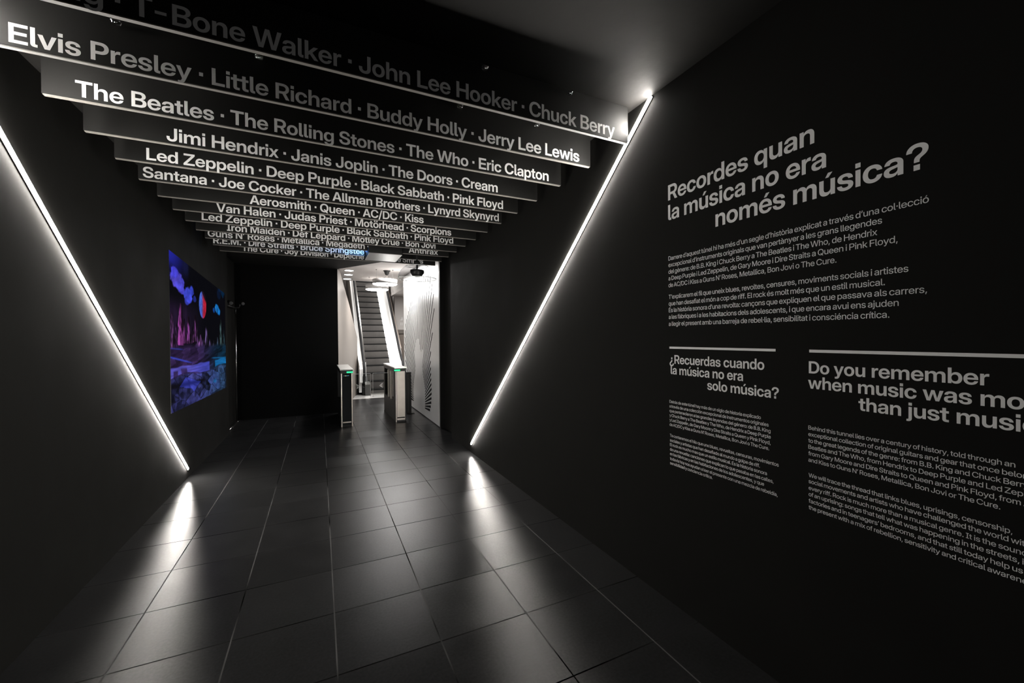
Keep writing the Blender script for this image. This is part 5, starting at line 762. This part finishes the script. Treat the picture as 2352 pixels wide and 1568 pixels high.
def paint(s, t):
    n = fbm(s * 9, t * 9)
    c = (6, 6, 12)
    h = sst(.30, -.02, s + .12 * (n - .5)) * sst(.80, .98, t + .1 * (n - .5))
    c = mixc(c, (38, 42, 176), .85 * h)
    c = mixc(c, (22, 26, 66), .6 * sst(.16, .2, s) * sst(.27, .23, s) * sst(.85, .95, t))
    c = mixc(c, (40, 24, 52), sst(.55, .1, s) * sst(.36, .5, t) * sst(.76, .62, t) * (.5 + .6 * fbm(s * 40, t * 8)))
    for (cx, cy), (rx, ry), col, op in CLOUDS:
        d = math.hypot((s - cx) / rx, (t - cy) / ry)
        if d > 2: continue
        d += .9 * (fbm(s * 26 + cx * 50, t * 26) - .5)
        k = sst(1.05, .75, d) * op
        sh = .58 + .62 * fbm(s * 24 + 3, t * 24 + 5)
        c = mixc(c, tuple(q * sh for q in col), k)
    d = math.hypot((s - .482) / .068, (t - .728) / .107)
    if d < 1.1:
        k = sst(1.02, .95, d)
        side = sst(-.02, .03, (s - .478) + .10 * (.70 - t) + .03 * (n - .5))
        col = mixc((74, 104, 205), (188, 32, 56), side)
        dark = sst(.75, .95, t) * 0 + sst(.0, .5, (s - .49) / .06 + (t - .77) / .06 - .3)
        col = mixc(col, (16, 12, 24), .9 * dark * sst(.74, .78, t))
        c = mixc(c, tuple(q * (.7 + .5 * fbm(s * 60, t * 60)) for q in col), k)
    for cx, top, bot, w, col in SPIRES:
        if bot < t < top:
            f = (top - t) / (top - bot)
            wob = vn(t * 34, cx * 90) + .5 * vn(t * 90, cx * 40)
            half = w * (.20 + .80 * f ** .8) * (.78 + .28 * wob)
            off = s - cx + .014 * (vn(t * 14, cx * 33) - .5)
            k = sst(half, half * .8, abs(off))
            if k <= 0: continue
            ridge = fbm(off * 75 + t * 3, t * 17 + cx * 50)
            lit = (.25 + .95 * sst(.35, .7, ridge)) * (1.0 - .75 * sst(-.2, .9, off / max(half, .004)))
            lit *= .55 + .6 * sst(0, .35, f)
            c = mixc(c, tuple(q * max(.10, lit) for q in col), k * .95)
    if t < .43:
        k = sst(.43, .39, t + .03 * (n - .5))
        base = mixc((50, 34, 74), (12, 40, 60), sst(.35, .9, s))
        streak = fbm(s * 5 + t * 16, t * 60 - s * 14)
        tone, bd = cell(s * 9 + t * 4, t * 26 - s * 5, 3)
        base = tuple(q * (.2 + .8 * streak + .5 * tone) for q in base)
        base = mixc(base, (66, 84, 236), .75 * sst(.010, .0, abs(t - (.35 - .2 * s))) * sst(.34, .2, s))
        base = mixc(base, (60, 80, 220), .6 * sst(.007, .0, abs(t - (.405 - .08 * s))) * sst(.2, .1, s))
        base = mixc(base, (20, 120, 190), .7 * sst(.010, .0, abs(t - (.30 - .05 * (s - .7)))) * sst(.62, .7, s))
        c = mixc(c, base, k)
    lo, hi = .222 + .015 * math.sin(s * 9) + .012 * (n - .5), .270 + .012 * vn(s * 14, 3)
    band = sst(lo - .008, lo, t) * sst(hi + .010, hi, t)
    bc = mixc((98, 92, 206), (70, 76, 190), sst(.2, .55, s)) if s < .64 else (22, 112, 178)
    gap = max(sst(.59, .61, s) * sst(.73, .71, s), sst(.05, .03, abs(s - .17 - .3 * (.25 - t))) * sst(.275, .255, t) * .8, sst(.035, .02, abs(s - .06)) * sst(.265, .25, t) * .8)
    c = mixc(c, tuple(q * (.72 + .45 * fbm(s * 8, t * 90)) for q in bc), band * .92 * (1 - gap))
    if t < lo:
        k = sst(lo, lo - .02, t + .015 * (n - .5))
        wx = .05 * (fbm(s * 12, t * 12, 4) - .5)
        tone, bd = cell(s * 8 + t * 3 + wx * 8, t * 16 + s * 2 + wx * 8, 7)
        tone2, bd2 = cell(s * 22 + t * 5, t * 30, 11)
        r = .55 * tone + .25 * tone2 + .35 * fbm(s * 30, t * 30) - .15
        col = mixc((58, 60, 122), (42, 66, 100), sst(.3, .9, s)); col = tuple(q * (.10 + 1.7 * max(0, r)) for q in col)
        col = mixc(col, (8, 7, 14), .7 * sst(.10, .0, bd))
        col = mixc(col, (10, 9, 16), .9 * sst(.03, .0, abs(t - (.165 - .05 * s))) * sst(.6, .45, s))
        col = mixc(col, (48, 58, 190), .5 * sst(.75, .95, tone))
        col = mixc(col, (20, 110, 170), .7 * sst(.06, .0, math.hypot(s - .71, (t - .10) * 2)) * (tone2 > .3))
        c = mixc(c, col, k)
    return lin(c)
PY0, PZ = 5.165, ((.812, 2.455), (.790, 2.283)); PY1 = 7.83
NU, NV_ = 230, 210
pm = MB(); cols = []
xp = XL + .004
for j in range(NV_ + 1):
    for i in range(NU + 1):
        s = i / NU; t = j / NV_
        zb = PZ[0][0] + (PZ[1][0] - PZ[0][0]) * s; zt = PZ[0][1] + (PZ[1][1] - PZ[0][1]) * s
        z = zb + (zt - zb) * t
        pm.v.append((xp, PY0 + (PY1 - PY0) * s, z))
        cols.append(paint(s, (z - .8) / 1.65))
for j in range(NV_):
    for i in range(NU):
        a = j * (NU + 1) + i
        pm.f.append((a, a + 1, a + NU + 2, a + NU + 1)); pm.m.append(0); pm.sm.append(False)
PICM = bpy.data.materials.new('projected_image'); PICM.use_nodes = True
pn = PICM.node_tree; pb = pn.nodes['Principled BSDF']
pa = pn.nodes.new('ShaderNodeVertexColor'); pa.layer_name = 'picture'
pb.inputs['Base Color'].default_value = (.003, .003, .003, 1); pb.inputs['Roughness'].default_value = .9; pb.inputs['Specular IOR Level'].default_value = 0
pn.links.new(pa.outputs['Color'], pb.inputs['Emission Color']); pb.inputs['Emission Strength'].default_value = .92
e = thing('wall_projection', 'glowing blue and purple rocky landscape picture on the left wall', 'projection', (XL, (PY0 + PY1) / 2, .79))
po = pm.build('picture', PICM, e, fix=False)
ca = po.data.color_attributes.new('picture', 'FLOAT_COLOR', 'POINT')
ca.data.foreach_set('color', [q for c in cols for q in (*c, 1.0)])
q = [(PY0, PZ[0][0]), (PY1, PZ[1][0]), (PY1, PZ[1][1]), (PY0, PZ[0][1])]
MB().prism(q, 'x', XL + .0004, XL + .0036).build('backing', BLACKM, e)

# ------------------------------------------------------------------ lamp stand in the dark left corner
e = thing('lamp_stand', 'thin metal stand with black spotlights in the dark left corner', 'stand', (-1.405, 9.02, 0))
MB().tube([(-1.405, 9.02, .02), (-1.405, 9.02, 2.02)], .0105, 12).build('pole', CHROME, e)
MB().tube([(-1.405, 9.02, 2.02), (-1.405, 9.02, 2.14)], .014, 12).build('upper_pole', BLACKM, e)
MB().tube([(-1.412, 8.32, .012), (-1.405, 9.02, .022)], .013, 10).build('foot', CHROME, e)
MB().tube([(-1.385, 9.22, .012), (-1.405, 9.02, .022)], .013, 10).build('foot', CHROME, e)
MB().tube([(-1.415, 8.25, 2.13), (-1.405, 9.02, 2.14), (-1.36, 9.12, 2.15)], .011, 10).build('crossbar', BLACKM, e)
for (x, y, z), dr in (((-1.39, 8.30, 2.20), (.35, -.7, -.25)), ((-1.35, 9.08, 2.23), (.5, -.7, -.1))):
    d = Vector(dr).normalized(); p = Vector((x, y, z))
    h = MB().tube([p, p + d * .02, p + d * .12, p + d * .125], [.014, .027, .031, .031], 20).build('spotlight', BLACKM, e)
    MB().tube([p + d * .1255, p + d * .128], .027, 20).build('lens', BLACKG, h)
    MB().tube([p - Vector((0, 0, .07)), p + d * .03], .008, 8).build('bracket', GREYM, h)

# ------------------------------------------------------------------ turnstiles
def turnstile(label, x0, x1, y0, y1, inner, front_mat, wing):
    # inner = -1 / +1: which side the passage is on
    H = 1.015
    e = thing('turnstile', label, 'turnstile', ((x0 + x1) / 2, (y0 + y1) / 2, 0), 'turnstiles in the doorway')
    MB().bbox(x0, x1, y0 + .01, y1, .0, .36, .004).build('base', DARKM if front_mat is STEEL_F else BLACKM, e)
    # frame around the recess: front post, rear post, top rail, core
    MB().bbox(x0, x1, y0 + .012, y0 + .22, .36, H - .09, .004).build('front_post', BLACKM, e)
    MB().bbox(x0, x1, y1 - .12, y1, .36, H - .09, .004).build('rear_post', BLACKM, e)
    MB().bbox(x0 + .05, x1 - .05, y0 + .22, y1 - .12, .36, H - .09, .002).build('core', BLACKG, e)
    MB().bbox(x0 - .002, x1 + .002, y0 + .004, y1, H - .09, H - .02, .003).build('top_rail', DARKM if front_mat is STEEL_F else BLACKM, e)
    MB().bbox(x0 - .012, x1 + .012, y0 - .012, y1 + .01, H - .02, H, .004).build('lid', STEELB, e)
    MB().bbox(x0 + .028, x1 - .022, y0 - .001, y0 + .011, .035, H - .075, .002).build('front_panel', front_mat, e)
    xa = x0 + .004
    MB().bbox(xa, xa + .016, y0 - .003, y0 + .011, .0, H - .075, .002).build('corner_strip', BEIGEM, e)
    MB().bbox(x1 - .020, x1 - .004, y0 - .003, y0 + .011, .0, H - .075, .002).build('corner_strip', BEIGEM if front_mat is not STEEL_F else BLACKM, e)
    MB().bbox(x0 + .03, x1 - .03, y0 - .006, y0 + .004, .072, .092, .002).build('slot_plate', BEIGEM if front_mat is not STEEL_F else INK, e)
    xi = x0 if inner < 0 else x1
    for yy in (8.30, 8.62):
        MB().bbox(xi + (.0 if inner < 0 else -.03), xi + (.03 if inner < 0 else 0), yy, yy + .06, .36, H - .10, .003).build('pivot_post', BEIGEM, e)
    lx = (x1 - .098, x1 + .004) if wing > 0 else (x0 - .02, x0 + .088)
    MB().bbox(lx[0], lx[1], y0 - .016, y0 - .004, H - .066, H - .040, .005).build('status_light', GREEN, e)['label'] = 'glowing green status bar'
    # glass wing with an arrow
    zg0, zg1, yg = .40, .865, 8.45
    xa, xb = (x1, x1 + .375) if wing > 0 else (x0 - .315, x0)
    g = MB().bbox(xa, xb, yg - .005, yg + .005, zg0, zg1, .002).build('glass_wing', GLASS, e)
    MB().box(xa, xb, yg - .0052, yg + .0052, zg1, zg1 + .004).build('top_edge', ACRY_GLINT, g)
    xe = xb if wing > 0 else xa
    MB().box(xe - .002, xe + .002, yg - .0052, yg + .0052, zg0, zg1).build('side_edge', ACRY_GLINT, g)
    cx, cz = (.655, .623) if wing > 0 else (1.105, .621)
    a = MB()
    def chev(tipx, w, h, th):
        sgn = 1 if wing > 0 else -1
        for up in (1, -1):
            P = [(tipx, cz), (tipx - sgn * w, cz + up * h), (tipx - sgn * (w + th * .2), cz + up * (h - th * 1.3)), (tipx - sgn * th * 1.25, cz)]
            a.prism(P, 'y', yg - .0068, yg - .0056)
    chev(cx + (.045 if wing > 0 else -.045), .062, .050, .013)
    chev(cx + (.012 if wing > 0 else -.012), .026, .021, .009)
    a.build('arrow_mark', ARROW, g)
    return e
STEEL_F = mat('satin_steel_front', (.62, .575, .53), .48, metal=.6, noise=.05, nscale=12)
tl = turnstile('left turnstile with a black front face beside the dark wall', .325, .520, 7.735, 9.20, 1, BLACKG, 1)
lg = MB(); zt = .895
lg.prism([(.372, zt + .020), (.388, zt + .006), (.372, zt - .008), (.378, zt + .006)], 'y', 7.7325, 7.7338)
lg.mi = 1; lg.box(.394, .418, 7.7325, 7.7338, zt - .002, zt + .012)
lg.mi = 0; lg.box(.420, .440, 7.7325, 7.7338, zt, zt + .010); lg.box(.443, .462, 7.7325, 7.7338, zt + .002, zt + .010)
lg.build('logo', [MARK, MARK2], tl)
turnstile('right turnstile with a pale steel front face', 1.255, 1.452, 7.735, 9.22, -1, STEEL_F, -1)
e = thing('gate_post', 'slim black post between the right turnstile and the metal panel', 'post', (1.66, 8.56, 0))
MB().bbox(1.60, 1.70, 8.50, 8.66, .012, .855, .005).build('body', BLACKM, e)
MB().bbox(1.628, 1.634, 8.497, 8.50, .04, .82, .001).build('edge_line', GREYM, e)
MB().bbox(1.58, 1.76, 8.49, 8.67, .0, .012, .003).build('foot_plate', BLACKM, e)

# ------------------------------------------------------------------ clear dome speaker hanging in front of the panel
dc = (1.35, 6.23, 2.45)
e = thing('dome_speaker', 'clear acrylic dome with a black speaker inside, hanging before the metal panel', 'speaker', (1.35, 6.23, 2.45))
R0, HH = .285, .235
prof = [(R0 * math.cos(a), HH * math.sin(a)) for a in [i * (math.pi / 2 - .12) / 18 for i in range(19)]]
MB().lathe(prof, dc, 56).build('dome_shell', DOMEG, e)['label'] = 'clear acrylic bowl'
def ringpts(r, z, n=56): return [(dc[0] + r * math.cos(2 * math.pi * i / n), dc[1] + r * math.sin(2 * math.pi * i / n), dc[2] + z) for i in range(n)]
MB().tube(ringpts(R0, 0), .0050, 8, closed=True).build('rim', ACRY_GLINT, e)
MB().tube(ringpts(R0 * math.cos(.95), HH * math.sin(.95)), .0034, 8, closed=True).build('upper_ring', ACRY_GLINT, e)
MB().tube([(dc[0], dc[1], dc[2] + .12), (dc[0], dc[1], 3.008)], .0135, 14).build('rod', BLACKM, e)
MB().lathe([(.0, .0), (.045, .004), (.05, .02), (.03, .06), (.0, .065)], (dc[0], dc[1], dc[2] + HH - .015), 28).build('top_cap', BLACKM, e)
MB().lathe([(.0, .028), (.045, .034), (.075, .05), (.098, .085), (.103, .125), (.098, .135), (.0, .142)], dc, 40).build('speaker_body', BLACKM, e)

# ------------------------------------------------------------------ ring lamps in the lobby
def ring_lamp(label, c, ro, h, zceil, canopy):
    e = thing('ring_lamp', label, 'lamp', c, 'ring lamps hanging in the lobby')
    ri = ro * .52
    MB().lathe([(ro, 0), (ro, h), (ri, h), (ri, 0), (ri + .006, .004), (ri + .006, h - .006), (ro - .006, h - .006), (ro - .006, .004)], c, 64, True).build('housing', WHITEP, e)
    MB().lathe([(ro - .0062, .003), (ro - .02, -.012), (ri + .02, -.012), (ri + .0062, .003)], c, 64).build('diffuser', RINGE, e)['label'] = 'glowing white diffuser'
    for k in range(3):
        a = math.radians(80 + 120 * k); r = (ro + ri) / 2
        p = (c[0] + r * math.cos(a), c[1] + r * math.sin(a))
        MB().tube([(p[0], p[1], c[2] + h), (p[0], p[1], zceil - .012)], .0016, 6).build('cable', GREYM, e)
        MB().lathe([(.0, 0), (.011, 0), (.011, .0118), (.0, .0118)], (p[0], p[1], zceil - .012), 12).build('cable_anchor', BLACKM, e)
    if canopy:
        x, y = c[0] + .045, c[1] + .02
        MB().lathe([(.0, .0), (.022, .003), (.042, .025), (.060, .085), (.078, .092), (.078, .104), (.0, .105)], (x, y, zceil - .1051), 28).build('canopy', BLACKM, e)
        MB().tube([(x, y, c[2] + h - .004), (x - .004, y, c[2] + h + .06), (x, y, zceil - .105)], .0065, 8).build('cord', LOBW, e)
ring_lamp('larger looking white ring lamp, the nearer of two in the lobby', (1.315, 9.34, 2.745), .262, .10, 3.05, True)
ring_lamp('white ring lamp farther back, lower in view of the two in the lobby', (1.30, 10.55, 2.76), .272, .105, 3.05, False)
for (x, y), lab in (((.60, 9.62), 'round downlight nearest the doorway edge in the lobby ceiling'), ((.62, 10.25), 'round downlight in the lobby ceiling, middle one of three'), ((.64, 10.98), 'round downlight in the lobby ceiling, farthest of three')):
    e = thing('downlight', lab, 'downlight', (x, y, 3.05), 'round downlights in the lobby ceiling')
    MB().lathe([(.105, .0), (.105, -.008), (.092, -.010), (.090, 0)], (x, y, 3.0498), 40).build('trim_ring', WHITEP, e)
    MB().lathe([(.0, -.007), (.0905, -.007)], (x, y, 3.0498), 40).build('lens', DOWNE, e, fix=False)

# ------------------------------------------------------------------ metal panel with engraved rays
e = thing('metal_panel', 'tall shiny metal panel engraved with black rays around a blank shape', 'panel', (1.87, 8.52, 0), None)
MB().bbox(1.862, 1.884, 6.912, 10.14, .02, 3.04, .002).build('sheet', PANEL, e)
OUT = [(7.66, .13), (7.56, .23), (7.51, .31), (7.48, .38), (7.46, .57), (7.47, .66), (7.48, .77), (7.5, .96), (7.52, 1.1), (7.49, 1.29), (7.36, 1.61), (7.21, 2.08), (7.25, 2.45), (7.55, 2.80), (8.05, 2.95), (8.47, 3.0), (8.85, 2.96), (9.09, 2.82), (9.26, 2.41), (9.44, 2.25), (9.68, 2.08), (9.89, 1.94), (10.01, 1.67), (10.05, 1.44), (10.06, 1.25), (9.94, 1.01), (9.79, .78), (9.71, .53), (9.58, .31), (9.37, .14)]
INN = [(8.04, .11), (8.0, .17), (7.98, .27), (7.97, .54), (8.08, .72), (8.17, .86), (8.2, 1.02), (8.13, 1.15), (8.12, 1.32), (8.22, 1.33), (8.27, 1.27), (8.36, 1.31), (8.45, 1.46), (8.5, 1.54), (8.61, 1.55), (8.77, 1.5), (8.85, 1.38), (8.92, 1.28), (8.88, 1.12), (8.85, .95), (8.88, .81), (9.01, .63), (9.08, .42), (9.07, .13)]
AC = (8.53, .15)
def hit(poly, a):
    dx, dz = math.cos(a), math.sin(a); best = None
    for i in range(len(poly) - 1):
        (x0, z0), (x1, z1) = poly[i], poly[i + 1]
        ex, ez = x1 - x0, z1 - z0; den = dx * ez - dz * ex
        if abs(den) < 1e-9: continue
        t = ((x0 - AC[0]) * ez - (z0 - AC[1]) * ex) / den; u = ((x0 - AC[0]) * dz - (z0 - AC[1]) * dx) / den
        if t > 0 and 0 <= u <= 1: best = t if best is None else max(best, t)
    return best
ry = MB(); NR = 48
for i in range(NR):
    # rays crowd together near the vertical
    s = -1 + 2 * (i + .5) / NR
    a = math.pi / 2 + (math.pi / 2 + .06) * (abs(s) ** 1.08) * (1 if s > 0 else -1)
    r0, r1 = hit(INN, a), hit(OUT, a)
    if r0 is None or r1 is None or r1 < r0 + .05: continue
    w0, w1 = .007 + .004 * abs(s), .0115 + .014 * abs(s)
    d = (math.cos(a), math.sin(a)); nn = (-d[1], d[0])
    P = [(AC[0] + d[0] * r0 + nn[0] * w0, AC[1] + d[1] * r0 + nn[1] * w0), (AC[0] + d[0] * r0 - nn[0] * w0, AC[1] + d[1] * r0 - nn[1] * w0),
         (AC[0] + d[0] * r1 - nn[0] * w1, AC[1] + d[1] * r1 - nn[1] * w1), (AC[0] + d[0] * r1 + nn[0] * w1, AC[1] + d[1] * r1 + nn[1] * w1)]
    ry.prism(P, 'x', 1.8606, 1.8619)
ry.build('engraved_rays', INK, e)['label'] = 'black rays'

# ------------------------------------------------------------------ escalator
NZ = lambda y: .13 + .84 * (y - 12.05)
e = thing('escalator', 'escalator rising out of the bright lobby behind the turnstiles', 'escalator', (1.56, 12.1, 0))
STEPM = mat('step_metal', (.065, .060, .056), .5, metal=.4, noise=.12, nscale=4)
NOSE_SHADE = mat('step_nose_shade', (.007, .007, .007), .85, spec=.1)  # dark nosing that also paints the shadow band on each step
sx0, sx1 = 1.18, 1.94
for i in range(21):
    y = 12.05 + .25 * i; z = NZ(y)
    st_ = MB()
    st_.box(sx0, sx1, y, y + .25, z - .21 if i else 0, z - .034)
    for k in range(30):      # ribs of the riser
        xx = sx0 + .01 + k * (sx1 - sx0 - .02) / 30
        st_.box(xx, xx + .012, y - .004, y, (z - .20) if i else .01, z - .036)
    so_ = st_.build('step', STEPM, e)
    MB().box(sx0, sx1, y - .006, y + .25, z - .034, z).build('shaded_nosing', NOSE_SHADE, so_)
MB().box(sx0, sx1, 11.75, 12.05, .0, .012).build('comb_plate', STEEL, e)
yA, yB = 12.2, 17.3
def strip_poly(x0, x1, lo, hi, m, name, y0=yA, y1=yB, lab=None):
    P = [(y0, NZ(y0) + lo), (y1, NZ(y1) + lo), (y1, NZ(y1) + hi), (y0, NZ(y0) + hi)]
    o = MB().prism(P, 'x', x0, x1).build(name, m, e)
    if lab: o['label'] = lab
    return o
# left side: white outer cladding down to the floor, deck, dark handrail
MB().prism([(11.92, .07), (yB, .07), (yB, NZ(yB) + .74), (12.35, NZ(12.35) + .74), (11.92, .80)], 'x', .965, 1.035).build('outer_cladding', WHITE, e)['label'] = 'white side cladding'
strip_poly(1.04, 1.175, -.2, .62, WHITE, 'deck')
strip_poly(1.135, 1.172, .63, .66, CHROME, 'inner_trim')
def rail(x):
    pts = [(x, yB, NZ(yB) + .86), (x, 14.5, NZ(14.5) + .86), (x, 12.75, NZ(12.75) + .86), (x, 12.35, NZ(12.35) + .84), (x, 12.0, .97), (x, 11.82, .90), (x, 11.74, .76), (x, 11.74, .58), (x, 11.80, .40), (x, 11.95, .28)]
    return MB().tube(pts, .036, 12).build('handrail', RUBBER, e)
rail(1.088); rail(2.13)
MB().prism([(11.80, .36), (11.99, .30), (12.1, .96), (11.9, .86), (11.80, .72)], 'x', .975, 1.05).build('newel_plate', WHITE, e)['label'] = 'white end plate'
MB().prism([(11.82, .0), (12.3, .0), (12.3, .55), (11.95, .34), (11.82, .22)], 'x', 1.05, 1.20).build('newel_base', BLACKM, e)
MB().prism([(11.70, .0), (12.0, .0), (12.0, .36), (11.74, .30)], 'x', 1.10, 1.24).build('skirt_brush', CHROME, e)
# right side: lit inner panel, deck, outer panel
LITP = emit('lit_panel', (1, .985, .96), 3.0)
strip_poly(1.945, 1.975, -.1, .74, LITP, 'lit_panel', 12.0, yB, 'glowing white inner panel')
strip_poly(1.976, 2.20, -.2, .70, WHITE, 'deck', 12.0, yB)
MB().prism([(11.80, .0), (12.2, .0), (12.2, .80), (11.95, .86), (11.80, .76)], 'x', 1.95, 2.20).build('newel_plate', WHITE, e)
strip_poly(2.205, 2.24, -.8, .66, BROWN, 'outer_cladding', 12.6, yB)

# small raised letters on the far grey wall
e = tag(MB().box(2.62, 2.64, 14.894, 14.8995, 2.02, 2.12).box(2.67, 2.69, 14.894, 14.8995, 2.02, 2.12).box(2.62, 2.70, 14.894, 14.8995, 2.20, 2.23).box(2.66, 2.69, 14.894, 14.8995, 2.23, 2.30)
        .build('wall_sign', WHITE, base=(2.66, 14.897, 2.02)), 'small white raised signs on the grey wall right of the escalator', 'sign')
